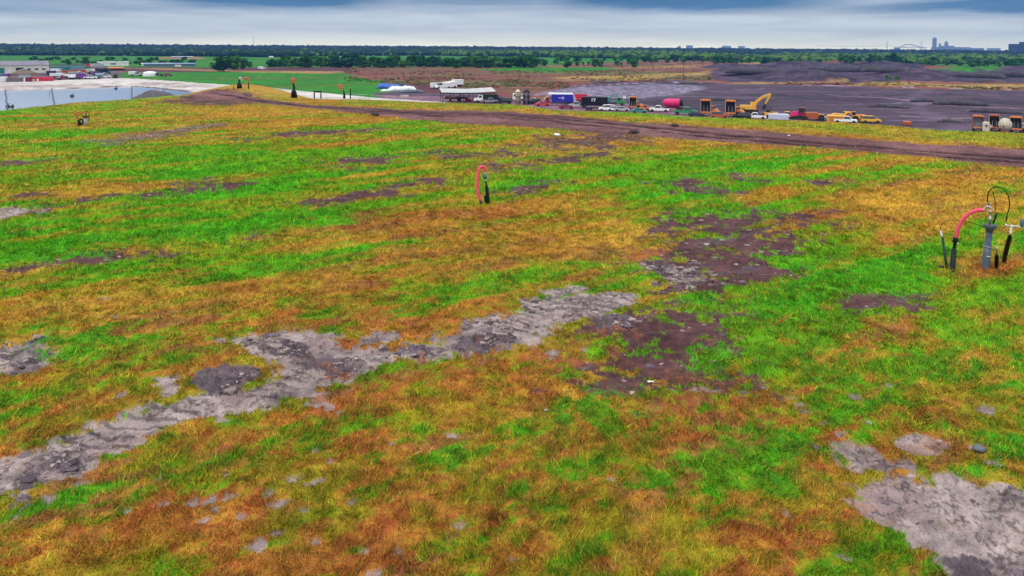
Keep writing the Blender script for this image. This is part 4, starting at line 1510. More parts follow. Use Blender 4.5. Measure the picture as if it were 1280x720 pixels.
MB().tube([V3(*v.p(1246, 308, -.05)), V3(*v.p(1246, 313, -.05)), V3(*v.p(1246, 313.2, -.05)), s0], [.034, .034, .02, .02], 10).build('fitting', m_brass, W1, True)
MB().tube([V3(*v.p(1240, 313, -.02)), V3(*v.p(1246, 313, -.05))], .008, 6).build('cable', m_cable, W1)

# second: pink hose loop in the middle of the field
v = VP(609, 255)
W2 = empty('gas_hose_riser', (v.X, v.Y, v.Z), v.rz, 'pink hose arched over a slim black riser, alone in the middle of the field', 'wellhead')
pts = [v.p(*q) for q in ((606, 215, 0), (605.6, 210.5, 0), (602.5, 208.3, -.03), (599, 211.5, -.08), (597.2, 221, -.14), (596.6, 234, -.18), (598, 243, -.2), (600.5, 250.5, -.2))]
hs_ = MB().tube(smooth_path(pts, 8), .058, 14).build('hose', m_pink, W2, True)
g_ = v.g(603, 255.5)
MB().tube([pts[-1], V3(*g_) - V3(0, 0, .06)], [.062, .066], 12).build('hose_foot', mat('brown_rubber', (.05, .03, .025), rough=.6), W2, True)
MB().tube([v.p(606, 214), v.p(606, 217.5), v.p(606, 217.6), v.p(606, 218.5)], [.045, .045, .03, .03], 10).build('fitting', m_pale, W2, True)
a_, b_ = V3(*v.p(606, 218)), V3(*v.p(606.5, 223))
MB().tube([a_, a_.lerp(b_, .3), b_, b_ - V3(0, 0, .03)], [.045, .085, .08, .04], 12).build('valve', mat('blue_green_valve', (.03, .11, .14), rough=.4), W2, True)
MB().cyl(tuple(V3(*v.p(607, 220.5))), .02, .12, 'x', 8).build('valve_handle', m_brass, W2)
MB().tube([v.p(606.6, 223.5), v.p(607.4, 226.5)], [.035, .03], 10).build('fitting', m_pale, W2, True)
MB().tube([v.p(607.4, 226.5), v.p(608.2, 232.5)], [.04, .035], 10).build('riser_pipe', m_blk, W2, True)
g_ = v.g(610, 255)
s0 = V3(*v.p(608.2, 232))
MB().tube([s0, s0.lerp(V3(*g_), .1), s0.lerp(V3(*g_), .8), V3(*g_) - V3(0, 0, .06)], [.04, .075, .078, .066], 14).build('sleeve', m_blk, W2, True)
g_ = v.g(608, 254)
MB().tube([v.p(606.3, 245, -.08), V3(*g_) - V3(0, 0, .05)], [.055, .06], 10).build('short_sleeve', m_blk, W2, True)

# third: far left
v = VP(107, 156.5)
W3 = empty('gas_wellhead', (v.X, v.Y, v.Z), v.rz, 'small pale well pipe with orange hose and black sleeves, far left of field', 'wellhead')
MB().tube([v.p(107, 160), v.p(107.3, 147)], .13, 14).build('casing', mat('faded_pipe', (.36, .35, .35), rough=.6, scale=5, dirt=.3), W3, True)
flange(W3, v.p(107.3, 146), .22, m=m_blk)
MB().tube(smooth_path([v.p(106.5, 145), v.p(103, 143.8), v.p(101.5, 141), v.p(97, 140.4), v.p(94.6, 142.6), v.p(96.6, 146), v.p(98.4, 150.2)], 6), .06, 10).build('hose', m_orange, W3, True)
MB().tube([v.p(98.4, 149.6), v.p(99.6, 156.6)], [.10, .13], 10).build('sleeve', m_blk, W3, True)
MB().tube(smooth_path([v.p(99.4, 149.4), v.p(102.2, 149), v.p(103.6, 152), v.p(102.4, 155), v.p(100.4, 156)], 5), .06, 8).build('bent_sleeve', m_blk, W3, True)
MB().tube(smooth_path([v.p(107, 145), v.p(108.5, 140), v.p(111, 140.6), v.p(111.6, 146), v.p(110, 152)], 6), .022, 6).build('cable', m_cable, W3, True)

# on the brow of the mound
v = VP(300, 110.3)
o = empty('gas_wellhead', (v.X, v.Y, v.Z), v.rz, 'black wellhead with a pale cap on the grassy swell at the end of the track', 'wellhead')
MB().tube([v.p(299, 111.5), v.p(299, 104), v.p(299, 103.9), v.p(299, 99.5)], [.32, .28, .15, .13], 12).build('casing', m_blk, o, True)
MB().tube([v.p(297.3, 110.8), v.p(297.6, 106)], [.16, .13], 10).build('sleeve', m_blk, o, True)
MB().tube([v.p(301.3, 110.8), v.p(301.0, 105.5)], [.16, .13], 10).build('sleeve', m_blk, o, True)
MB().tube([v.p(299.2, 99.5), v.p(300, 98), v.p(300, 97.9), v.p(300.2, 96.2)], [.13, .13, .17, .1], 10).build('cap', m_pale, o, True)
MB().tube(smooth_path([v.p(300, 98.6), v.p(302, 98.4), v.p(302.2, 101.5)], 4), .06, 8).build('elbow', m_pale, o, True)
v = VP(311, 111)
o = empty('hose_post', (v.X, v.Y, v.Z), v.rz, 'orange hose looped over a thin dark post, just right of the pale capped wellhead', 'wellhead')
MB().tube([v.p(310.6, 112), v.p(310.6, 103.6)], [.09, .07], 8).build('post', m_blk, o, True)
MB().tube(smooth_path([v.p(310.6, 104), v.p(310.4, 99), v.p(308.6, 96.8), v.p(306, 97.4), v.p(305.4, 99.4)], 6), .10, 8).build('hose', m_orange, o, True)
v = VP(292, 111.8)
o = empty('marker_post', (v.X, v.Y, v.Z), v.rz, 'short thin dark stake just left of the pale capped wellhead', 'post')
MB().tube([v.p(292.2, 113), v.p(292.2, 107.5)], .06, 7).build('stake', m_blk, o)
MB().cyl(v.p(292.2, 107.5), .07, .05, seg=8).build('cap', m_steel, o)
v = VP(367, 122.5)
o = empty('gas_hose_riser', (v.X, v.Y, v.Z), v.rz, 'tall black sleeved riser with orange hose top, in front of the white bank', 'wellhead')
MB().tube([v.p(365.5, 123), v.p(366.5, 115), v.p(367.6, 110.5)], [.20, .24, .13], 12).build('sleeve', m_blk, o, True)
MB().tube([v.p(369.8, 122.6), v.p(369.2, 116.5), v.p(368, 112)], [.19, .18, .09], 12).build('second_sleeve', m_blk, o, True)
MB().tube([v.p(367.8, 111), v.p(367.2, 107), v.p(366.2, 103.8)], [.12, .13, .11], 10).build('riser_pipe', m_blk, o, True)
MB().tube(smooth_path([v.p(366.2, 104), v.p(365.2, 100.4), v.p(366.3, 98.2), v.p(367.6, 100), v.p(367, 104.4)], 6), .12, 8).build('hose', m_orange, o, True)
v = VP(398, 122.8)
o = empty('pipe_frame', (v.X, v.Y, v.Z), v.rz, 'black square pipe frame on two legs standing in the grass before the white bank', 'frame')
for px in (392.8, 401.2):
    MB().tube([v.p(px, 123.4), v.p(px, 114.6)], .085, 8).build('leg', m_blk, o, True)
MB().tube([v.p(392.4, 114.6), v.p(401.6, 114.6)], .10, 8).build('crossbar', m_blk, o, True)
v = VP(430, 122.6)
o = empty('gas_hose_riser', (v.X, v.Y, v.Z), v.rz, 'short black cone shaped riser with an orange hose drooping to its left', 'wellhead')
MB().tube([v.p(430.4, 123), v.p(430.2, 117), v.p(429.2, 112.6)], [.22, .14, .07], 10).build('sleeve', m_blk, o, True)
MB().tube(smooth_path([v.p(429.2, 112.8), v.p(428, 108), v.p(425, 106.4), v.p(422.2, 107.2), v.p(423.6, 109.4), v.p(426, 111.4)], 6), .12, 8).build('hose', m_orange, o, True)
v = VP(438, 122.5)
o = empty('marker_post', (v.X, v.Y, v.Z), v.rz, 'plain black post standing right of the drooping orange hose', 'post')
MB().tube([v.p(438, 123.4), v.p(438, 110.4)], [.11, .09], 8).build('stake', m_blk, o)
MB().cyl(v.p(438, 110.4), .12, .06, seg=8).build('cap', m_steel, o)

# torn scraps of litter on the grass and the road
m_lit = mat('litter_plastic', (.72, .72, .66), rough=.6, scale=20, var=.2)
def litter(px, py, s, m, label, nm='litter', seed=0):
    X, Y, Z = on(px, py, ZP)
    R = random.Random(seed + int(px))
    mb = MB()
    n_ = 9
    ring = [(math.cos(i * 2 * PI / n_) * s * R.uniform(.6, 1.2), math.sin(i * 2 * PI / n_) * s * R.uniform(.4, .9)) for i in range(n_)]
    vs = [(x, y, .01 + R.uniform(0, .02)) for x, y in ring] + [(x * .55, y * .55, s * R.uniform(.25, .55)) for x, y in ring] + [(0, 0, s * .45)]
    fs = [(i, (i + 1) % n_, n_ + (i + 1) % n_, n_ + i) for i in range(n_)] + [(n_ + i, n_ + (i + 1) % n_, 2 * n_) for i in range(n_)] + [tuple(range(n_))[::-1]]
    mb.add(vs, fs)
    o = mb.build(nm, m, None, True)
    o.location = (X, Y, Z)
    return tag(o, label, 'litter' if nm == 'litter' else 'clod')


litter(813, 478.5, .07, m_lit, 'crumpled pale scrap lying on the brown soil near the middle of the field')
litter(682, 513.5, .05, m_lit, 'small pale scrap lying in rusty grass below the grey strip of clay')
litter(986, 128 + 42, .16, m_lit, 'tiny white scrap lying on the dirt road')
litter(697, 169.5, .35, m_lit, 'pale yellowish lump in the grass just before the dirt road')
m_dk = mat('dark_clod', (.03, .02, .022), rough=.9, bump=.4)
litter(843, 158, .42, m_dk, 'dark lump of earth lying on the dirt road', 'earth_lump')
litter(793, 166, .45, m_dk, 'dark lump of earth at the lower edge of the dirt road, flat and wide', 'earth_lump')
litter(469, 144.6, .6, m_dk, 'long dark lump of earth on the near side of the track, far to the left', 'earth_lump')
litter(1224, 562, .14, mat('grey_rag', (.10, .12, .13), rough=.8), 'crumpled dark grey rag in rusty grass above the big clay patch on the right', 'litter')
# ------------------------------------------------------------------ paint
def paint(nm, c, **k):
    a = dict(rough=.45, spec=.3, scale=2.2, var=.10, dirt=.35, dirtcol=(.16, .11, .095), coat=.05)
    a.update(k)
    return mat(nm, c, **a)


P_WHITE = paint('white_paint', (.80, .80, .79), dirt=.1)
P_CREAM = paint('cream_paint', (.62, .56, .42))
P_GREY = paint('grey_paint', (.22, .23, .25))
P_SILV = paint('silver_paint', (.42, .43, .45))
P_BLACK = paint('black_paint', (.008, .010, .014), spec=.15, rough=.6, dirt=.1)
P_NAVY = paint('navy_paint', (.012, .018, .05), spec=.2, dirt=.15)
P_BLUE = paint('blue_paint', (.005, .02, .34), dirt=.2)
P_TEAL = paint('teal_paint', (.02, .22, .20))
P_GREEN = paint('green_paint', (.01, .24, .08))
P_DGREEN = paint('dark_green_paint', (.006, .022, .020), spec=.2, dirt=.15)
P_RED = paint('red_paint', (.62, .012, .05))
P_MAG = paint('magenta_paint', (.72, .012, .16))
P_DRED = paint('dark_red_paint', (.22, .01, .05))
P_PURP = paint('purple_paint', (.28, .03, .42))
P_YEL = paint('yellow_paint', (.80, .42, .04))
P_ORNG = paint('orange_paint', (.75, .20, .025))
P_DORNG = paint('dark_orange_paint', (.42, .09, .02))
P_STEEL = paint('dark_steel', (.022, .022, .027), rough=.7, dirt=.15)
P_GLASS = mat('window_glass', (.02, .028, .035), rough=.08, var=.05, spec=.9)
P_TYRE = mat('tyre_rubber', (.02, .018, .018), rough=.85, spec=.1, dirt=.5, dirtcol=(.10, .07, .07), scale=5)
P_RIM = mat('rim_metal', (.32, .32, .33), rough=.45, metal=.3)
P_RIMY = mat('yellow_rim', (.60, .36, .06), rough=.5)
P_LAMP = mat('lamp_glass', (.8, .78, .7), rough=.2)
P_TAIL = mat('tail_lamp', (.5, .02, .02), rough=.3)
P_TARPW = mat('white_tarp', (.74, .74, .72), rough=.6, scale=.8, var=.12, dirt=.2)
P_TARPB = mat('blue_tarp', (.03, .10, .42), rough=.5, scale=.8, var=.25)
P_ROOF = mat('roof_sheet', (.46, .46, .43), rough=.5, scale=.7, var=.15, dirt=.35)
P_CONC = mat('pale_concrete', (.55, .50, .42), rough=.9, scale=3, dirt=.3)
P_WOOD = mat('pole_wood', (.09, .06, .05), rough=.9, scale=5)
P_RUST = mat('rusty_steel', (.20, .07, .04), rough=.8, scale=3, var=.3)


def gp(px, py, z=0.0):
    X, Y = at(px, py, z)
    return X, Y, gz(X, Y), -math.atan2(X, Y)


_wm = {}


def wheel(parent, x, y, r, w=.28, rim=P_RIM):
    key = (round(r, 2), round(w, 2), rim.name)
    if key not in _wm:
        mb = MB()
        prof = [(r * .55, -w / 2), (r * .9, -w / 2), (r, -w * .36), (r, w * .36), (r * .9, w / 2), (r * .55, w / 2)]
        mb.lathe(prof, seg=20).rot('X', PI / 2)
        t = mb.mesh('wheel', P_TYRE)
        mb = MB()
        mb.lathe([(r * .56, -w * .45), (r * .5, -w * .3), (r * .12, -w * .52), (r * .12, w * .52), (r * .5, w * .3), (r * .56, w * .45)], seg=14).rot('X', PI / 2)
        q = mb.mesh('rim', rim)
        _wm[key] = (t, q)
    t, q = _wm[key]
    o = bpy.data.objects.new('wheel', t)
    COL.objects.link(o)
    o.parent = parent
    o.location = (x, y, r)
    o2 = bpy.data.objects.new('rim', q)
    COL.objects.link(o2)
    o2.parent = o
    return o


def car(px, py, yaw, kind, m, label, group=None, nm=None, sc=1.0, cat=None):
    X, Y, Z, rz = gp(px, py)
    root = empty(nm or {'sedan': 'parked_car', 'suv': 'parked_car', 'pickup': 'pickup_truck', 'van': 'van'}[kind], (X, Y, Z), rz + yaw, label,
                 cat or {'sedan': 'car', 'suv': 'car', 'pickup': 'pickup', 'van': 'van'}[kind], group, sc)
    mb = MB()
    W2_ = .92
    if kind == 'sedan':
        L2, low, gh, roof = 2.3, [(-2.3, .35), (2.25, .35), (2.3, .62), (1.9, .78), (1.0, .92), (-1.6, .98), (-2.25, .92)], [(1.05, .90), (.35, 1.42), (-.95, 1.42), (-1.7, .95)], (-.95, .35, 1.42)
    elif kind == 'suv':
        L2, low, gh, roof = 2.4, [(-2.4, .4), (2.35, .4), (2.4, .8), (2.2, .98), (1.2, 1.08), (-2.35, 1.08)], [(1.25, 1.05), (.6, 1.72), (-2.0, 1.74), (-2.3, 1.05)], (-2.0, .6, 1.73)
    elif kind == 'pickup':
        L2, low, gh, roof = 2.85, [(-2.85, .5), (2.8, .5), (2.85, .9), (2.65, 1.08), (1.45, 1.16), (-.5, 1.2), (-.55, 1.12), (-2.85, 1.12)], [(1.5, 1.12), (.85, 1.84), (-.35, 1.86), (-.5, 1.15)], (-.38, .85, 1.85)
    else:
        L2, low, gh, roof = 2.9, [(-2.9, .4), (2.85, .4), (2.9, .95), (2.5, 1.15), (2.3, 1.3), (-2.9, 1.3)], [(2.35, 1.25), (1.6, 2.1), (.5, 2.12), (.5, 1.28)], (-2.9, 1.6, 2.12)
    mb.prism(low, -W2_, W2_, .06)
    if kind == 'van':
        mb.box(-2.9, .6, -W2_ + .05, W2_ - .05, 1.3, 2.2, ch=.08)
        mb.box(.5, 1.62, -W2_ + .12, W2_ - .12, 2.08, 2.17)
    else:
        mb.box(roof[0], roof[1], -W2_ + .14, W2_ - .14, roof[2] - .02, roof[2] + .05)
        for (xa, za), (xb, zb) in ((gh[0], gh[1]), (gh[3], gh[2])):
            for s in (-1, 1):
                mb.tube([(xa, s * .82, za), (xb, s * .76, zb)], .05, 4)
    body = mb.build('body', m, root)
    g = MB().prism(gh, -W2_ + .06, W2_ - .06, .12)
    g.build('window', P_GLASS, root)
    if kind == 'pickup':
        MB().box(-2.7, -.6, -.74, .74, 1.10, 1.135).build('truck_bed', P_STEEL, root)
    for s in (-1, 1):
        for xx in (L2 - .85, -L2 + .9):
            wheel(root, xx, s * .84, .36 if kind in ('sedan', 'suv') else .42, .24)
        MB().box(L2 - .08, L2 + .02, s * .62 - .16, s * .62 + .16, .66, .82).build('headlight', P_LAMP, root)
    MB().box(-L2 - .02, -L2 + .06, -.8, .8, .7, .86).build('tail_light', P_TAIL, root)
    return root


def cab(mb, gl, x0, x1, w, z0, z1, hood=0.0):
    """truck cab: body into mb, glass into gl; faces +x"""
    mb.prism([(x0, z0), (x1, z0), (x1, z0 + (z1 - z0) * .5), (x1 - .18, z1 - .06), (x1 - .3, z1), (x0, z1)], -w, w, .05)
    gl.box(x1 - .14, x1 + .012, -w + .18, w - .18, z0 + (z1 - z0) * .5, z1 - .25)
    for s in (-1, 1):
        gl.box(x0 + .35, x1 - .3, s * (w - .02) - .02, s * (w - .02) + .02, z0 + (z1 - z0) * .52, z1 - .22)
    if hood:
        mb.prism([(x1, z0), (x1 + hood, z0), (x1 + hood + .05, z0 + (z1 - z0) * .38), (x1, z0 + (z1 - z0) * .5)], -w * .8, w * .8, .08)


def truck(px, py, yaw, label, cabm, boxm, L=8.5, Hb=3.3, boxz=1.15, hood=1.3, axles=3, nm='box_truck', cat='truck', kind='box', sc=1.0, group=None, topm=None):
    X, Y, Z, rz = gp(px, py)
    root = empty(nm, (X, Y, Z), rz + yaw, label, cat, group, sc)
    w = 1.22
    cx1 = L / 2 - hood
    mb, gl = MB(), MB()
    cab(mb, gl, cx1 - 1.6, cx1, w - .05, .75, 2.75, hood)
    c = mb.build('cab', cabm, root)
    gl.build('window', P_GLASS, c)
    MB().box(-L / 2, L / 2 - .1, -.5, .5, .62, .95).build('chassis', P_STEEL, root)
    MB().box(L / 2 - .02, L / 2 + .18, -w, w, .5, .8, ch=.05).build('bumper', P_SILV, root)
    bx0, bx1 = -L / 2, cx1 - 1.75
    if kind == 'box':
        MB().box(bx0, bx1, -w, w, boxz, Hb, ch=.06).build('cargo_box', boxm, root)
    elif kind == 'dump':
        mb = MB()
        mb.prism([(bx0, boxz + .1), (bx1, boxz), (bx1 + .1, Hb), (bx0 - .15, Hb - .1)], -w, -w + .08)
        mb.prism([(bx0, boxz + .1), (bx1, boxz), (bx1 + .1, Hb), (bx0 - .15, Hb - .1)], w - .08, w)
        mb.box(bx0 - .05, bx1, -w + .08, w - .08, boxz, boxz + .12)
        mb.box(bx1 - .08, bx1 + .06, -w + .08, w - .08, boxz + .12, Hb + .15)
        mb.box(bx0 - .08, bx0, -w + .08, w - .08, boxz + .12, Hb - .2)
        mb.box(bx1 + .06, bx1 + 1.2, -w + .1, w - .1, Hb + .08, Hb + .15)
        bed = mb.build('tipper_bed', boxm, root)
        rb = MB()
        n_ = 6
        for i in range(n_):
            xx = bx0 + (bx1 - bx0) * (i + .5) / n_
            for s in (-1, 1):
                rb.box(xx - .05, xx + .05, s * (w + .04) - .04, s * (w + .04) + .04, boxz + .05, Hb - .1)
        rb.build('rib', boxm, bed)
    elif kind == 'refuse':
        mb = MB()
        mb.prism([(bx0 - .3, boxz), (bx1, boxz), (bx1, Hb - .25), (bx0 + .1, Hb - .25)], -w - .05, w + .05)
        body = mb.build('refuse_body', boxm, root)
        MB().prism([(bx0 + .05, Hb - .25), (bx1 + .8, Hb - .25), (bx1 + 1.1, Hb - .1), (bx1 + .9, Hb + .12), (bx0 + .3, Hb + .12), (bx0 + .05, Hb)], -w - .07, w + .07, .1).build('top_cover', topm or P_WHITE, root)
        MB().prism([(bx0 - 1.0, boxz + .1), (bx0 - .3, boxz), (bx0 + .1, Hb - .25), (bx0 - .3, Hb - .35), (bx0 - 1.0, boxz + 1.2)], -w, w).build('hopper', P_SILV, root)
        em = MB()
        cxm, czm = (bx0 + bx1) / 2 - .2, (boxz + Hb) / 2 - .05
        for s in (-1, 1):
            yy = s * (w + .065)
            em.box(cxm - .13, cxm + .13, yy - .02, yy + .02, czm - .55, czm + .55)
            em.box(cxm - .5, cxm - .14, yy - .02, yy + .02, czm - .12, czm + .12)
            em.box(cxm + .14, cxm + 1.4, yy - .02, yy + .02, czm - .08, czm + .14)
        em.build('emblem', mat('lilac_mark', (.55, .45, .85), rough=.5), body)
        arm = MB()
        arm.tube([(cx1 - 1.5, -w, 1.2), (cx1 - .6, -w - .25, 3.0), (cx1 + .6, -w - .25, 2.2), (cx1 + .9, -w, 1.2)], .12, 6)
        arm.tube([(cx1 - 1.5, w, 1.2), (cx1 - .6, w + .25, 3.0), (cx1 + .6, w + .25, 2.2), (cx1 + .9, w, 1.2)], .12, 6)
        arm.build('lifting_arm', P_CREAM, root)
    elif kind == 'flat':
        MB().box(bx0, bx1, -w, w, boxz - .15, boxz).build('flatbed', boxm, root)
    xs = [cx1 + .1 if hood else cx1 - .8, bx0 + 1.0] + ([bx0 + 2.1] if axles > 2 else []) + ([bx0 + 3.2] if axles > 3 else [])
    for xx in xs:
        for s in (-1, 1):
            wheel(root, xx, s * (w - .18), .5, .34)
    for s in (-1, 1):
        MB().box(L / 2 + .0, L / 2 + .06, s * .85 - .15, s * .85 + .15, .85, 1.02).build('headlight', P_LAMP, root)
    return root


def container(px, py, yaw, label, m, L=6.0, w=1.2, h=2.5, nm='shipping_container', cat='container', group=None, ribs=14, z0=.12):
    X, Y, Z, rz = gp(px, py)
    root = empty(nm, (X, Y, Z), rz + yaw, label, cat, group)
    b = MB().box(-L / 2, L / 2, -w, w, z0, h, ch=.05).build('shell', m, root)
    rb = MB()
    for i in range(ribs):
        xx = -L / 2 + L * (i + .5) / ribs
        for s in (-1, 1):
            rb.box(xx - .06, xx + .06, s * (w + .025) - .025, s * (w + .025) + .025, z0 + .12, h - .12)
    rb.build('ribbing', m, b)
    d = MB()
    d.box(L / 2, L / 2 + .04, -w + .08, -.03, z0 + .1, h - .1)
    d.box(L / 2, L / 2 + .04, .03, w - .08, z0 + .1, h - .1)
    d.build('door', m, root)
    MB().box(L / 2 - .1, L / 2 + .0, -w - .03, w + .03, 0, z0).box(-L / 2, -L / 2 + .1, -w - .03, w + .03, 0, z0).build('sill', P_STEEL, root)
    return root


def hauler(px, py, yaw, label, rim_m=P_ORNG, inner=None, cabm=P_ORNG, sc=1.0, group=None, ang=62, side=None, W_=1.45, nm='dump_truck', raised=True):
    """articulated dump truck; tail towards local -y, bed tipped up so its dark inside faces the tail; cab off to +x"""
    inner = inner or P_STEEL
    side = side or P_CREAM
    X, Y, Z, rz = gp(px, py)
    root = empty(nm, (X, Y, Z), rz + yaw, label, 'dump truck', group, sc)
    # bed standing upright: opening faces -y
    H0, H1 = 1.35, 4.7
    t = .10
    b = MB()
    b.box(-W_, W_, .62, .75, H0, H1 - .2)                        # floor of the bed, now a wall
    bed = b.build('bed_floor', inner, root)
    for sg in (-1, 1):
        s_ = MB()
        vs = [(sg * W_, .7, H0), (sg * W_, .7, H1 - .1), (sg * (W_ + .08), -.75, H1 - .35), (sg * (W_ + .08), -.55, H0 + .25)]
        vs += [(x + sg * t, y, z) for x, y, z in vs]
        fs = [(0, 1, 2, 3), (7, 6, 5, 4), (0, 4, 5, 1), (1, 5, 6, 2), (2, 6, 7, 3), (3, 7, 4, 0)]
        s_.add(vs, fs)
        s_.build('bed_side', side, root)
    MB().prism([(-W_ - .15, H1 - .12), (W_ + .15, H1 - .12), (W_ + .15, H1 + .16), (W_ * .6, H1 + .34), (-W_ * .6, H1 + .34), (-W_ - .15, H1 + .16)], -.85, .75).build('bed_headboard', rim_m, root)
    # rear frame and bumper bar
    fr = MB()
    fr.box(-W_ - .25, W_ + .15, -1.05, -.75, 1.0, 1.38, ch=.05)
    fr.build('rear_bar', rim_m, root)
    MB().box(-.45, .45, -.9, 4.6, .75, 1.1).build('chassis', P_STEEL, root)
    MB().tube([(-.5, 0, 1.1), (-.5, .55, 3.2)], .09, 8).tube([(.5, 0, 1.1), (.5, .55, 3.2)], .09, 8).build('hydraulic_ram', P_GREY, root)
    for yy in (-.3, 1.5):
        for sg in (-1, 1):
            o = wheel(root, sg * 1.15, yy, .78, .55)
            o.rotation_euler = (0, 0, PI / 2)
    # articulated front half, swung to the right
    c, gl = MB(), MB()
    c.prism([(0, .95), (2.9, .95), (3.0, 1.4), (2.7, 1.9), (1.5, 2.05), (1.4, 2.95), (.2, 2.95), (0, 2.0)], -.95, .95, .08)
    gl.box(.35, 1.25, -.97, .97, 2.1, 2.75)
    gl.box(1.38, 1.50, -.75, .75, 2.1, 2.75)
    front = c.build('cab', cabm, root)
    front.location = (1.1, 2.2, 0)
    front.rotation_euler = (0, 0, math.radians(-28))
    gl.build('window', P_GLASS, front)
    for sg in (-1, 1):
        w_ = wheel(root, 1.1 + 1.9 * math.cos(-.49) - sg * 1.05 * math.sin(-.49), 2.2 + 1.9 * math.sin(-.49) + sg * 1.05 * math.cos(-.49), .78, .55)
        w_.rotation_euler = (0, 0, -.49)
    MB().box(2.0, 2.35, -1.15, 1.15, 2.02, 2.14).build('fender', P_CREAM, front)
    return root
# ------------------------------------------------------------------ the yard beyond the mound
m_spoil = mat('spoil_soil', (.035, .028, .038), rough=.95, scale=.5, var=.5, bump=.6, dirt=.6, dirtcol=(.09, .07, .085))
# open pavilion
X, Y, Z, rz = gp(584, 127)
sh = empty('open_shed', (X, Y, Z), rz + .12, 'open sided shed with a pale low pitched roof on thin brown posts', 'shed')
mb = MB()
mb.prism([(-9.2, 3.5), (0.2, 3.2), (9.2, 3.75), (9.2, 3.87), (0.2, 3.34), (-9.2, 3.62)], -5.2, 5.2)
mb.v = [(x, y, z + (y + 5.2) * .075) for x, y, z in mb.v]
rf = mb.build('roof', P_ROOF, sh)
MB().box(-9.3, 9.3, -5.32, -5.2, 3.1, 3.45).build('fascia', P_STEEL, rf)
for i, xx in enumerate((-8.8, -5.3, -1.8, 1.2, 4.6, 8.6)):
    for yy in (-4.9, 4.9):
        MB().box(xx - .11, xx + .11, yy - .11, yy + .11, -.1, 3.3 if yy < 0 else 4.0).build('post', P_RUST if i % 2 else P_STEEL, sh)
# equipment under it
X, Y, Z, rz = gp(578, 126)
o = empty('tractor', (X, Y, Z), rz, 'dark farm tractor with open bonnet parked under the open shed', 'tractor')
MB().prism([(-1.8, .8), (1.9, .7), (1.9, 1.5), (.3, 1.65), (.2, 1.5), (-1.6, 1.5)], -.45, .45).build('body', P_DORNG, o)
MB().box(-1.5, -.2, -.7, .7, 2.35, 2.45).tube([(-1.4, -.6, 1.4), (-1.4, -.6, 2.4)], .05, 5).tube([(-.3, -.6, 1.4), (-.3, -.6, 2.4)], .05, 5).build('canopy', P_STEEL, o)
for sg in (-1, 1):
    wheel(o, -1.1, sg * .85, .78, .4, P_RIMY)
    wheel(o, 1.4, sg * .7, .45, .25, P_RIMY)
X, Y, Z, rz = gp(564, 126)
o = empty('equipment_trailer', (X, Y, Z), rz, 'low dark trailer loaded with brown gear under the left bay of the shed', 'trailer')
MB().box(-2.6, 2.4, -1, 1, .7, .9).build('deck', P_STEEL, o)
MB().box(-2.2, -.6, -.8, .8, .9, 1.7, ch=.1).box(-.3, 1.6, -.7, .7, .9, 1.5, ch=.1).tube([(1.9, 0, .9), (1.9, 0, 1.9)], .2, 8).build('load', P_RUST, o)
for sg in (-1, 1):
    wheel(o, -.3, sg * 1.0, .4, .22)
X, Y, Z, rz = gp(587, 127.2)
o = empty('fuel_drum_rack', (X, Y, Z), rz, 'small red drum rack standing between the right posts of the shed', 'drum rack')
for xx in (-.6, .2, 1.0):
    MB().cyl((xx, 0, .1), .32, .95, seg=14).build('drum', P_RED, o)
MB().box(-1.0, 1.4, -.45, .45, 0, .1).build('pallet', P_WOOD, o)

# row of vehicles, left to right
truck(607.5, 128.4, PI, 'black bodied tipper with a white cab beside the open shed', P_WHITE, P_DGREEN, L=8.0, Hb=2.8, nm='dump_truck', kind='dump', cat='dump truck')
truck(636, 126.5, 0, 'dark flatbed lorry with a small white cab, left of the tan tank', P_WHITE, P_STEEL, L=7.5, nm='flatbed_truck', kind='flat', hood=.8, axles=2)
car(622, 127.2, .4, 'suv', P_NAVY, 'dark car parked between the black tipper and the flatbed lorry')


def tank(px, py, r, h, m, label, dome, domem, nm='storage_tank'):
    X, Y, Z, rz = gp(px, py)
    o = empty(nm, (X, Y, Z), rz, label, 'tank')
    sh_ = MB().lathe([(r, 0), (r, h * .33), (r * 1.03, h * .34), (r * 1.03, h * .36), (r, h * .37), (r, h * .7), (r * 1.03, h * .71), (r * 1.03, h * .73), (r, h * .74), (r, h)], seg=24).build('shell', m, o, True)
    MB().lathe([(r * 1.02, h), (r * .9, h + dome * .4), (r * .5, h + dome * .8), (r * .25, h + dome), (r * .25, h + dome + .15)], seg=24).build('dome', domem, o, True)
    l = MB()
    for s in (-.22, .22):
        l.tube([(s, -r - .12, 0), (s, -r - .12, h)], .03, 5)
    for i in range(int(h / .3)):
        l.tube([(-.22, -r - .12, .2 + i * .3), (.22, -r - .12, .2 + i * .3)], .02, 4)
    l.build('ladder', P_SILV, o)
    MB().cyl((-r - .1, 0, -.1), .0, .01).v
    MB().cyl((0, 0, -.1), r * 1.15, .1, seg=20).build('base', P_RUST, o)
    return o


tank(647.3, 130.2, .95, 3.9, mat('tan_tank', (.30, .24, .14), rough=.6, scale=1.5, dirt=.4), 'upright tan tank with a pale domed top, left of the black tank', .9, P_CREAM)
tank(658, 130.6, 1.15, 4.1, mat('black_tank', (.012, .018, .03), rough=.4, scale=2, dirt=.2), 'upright black tank with fittings on top, right of the tan tank', .7, P_BLACK)
car(654, 125, 2.2, 'pickup', P_WHITE, 'white pickup showing between the tan tank and the black tank')
X, Y, Z, rz = gp(666, 129)
o = empty('pump_skid', (X, Y, Z), rz, 'low grey pump on a skid with white fittings right of the black tank', 'pump')
MB().box(-1.4, 1.4, -.6, .6, 0, .3).build('skid', P_STEEL, o)
MB().cyl((-1, 0, .8), .42, 1.5, 'x').build('engine', P_GREY, o)
MB().tube([(.9, 0, .5), (.9, 0, 1.7), (.2, 0, 1.7)], .12, 8).build('pipe', P_WHITE, o)
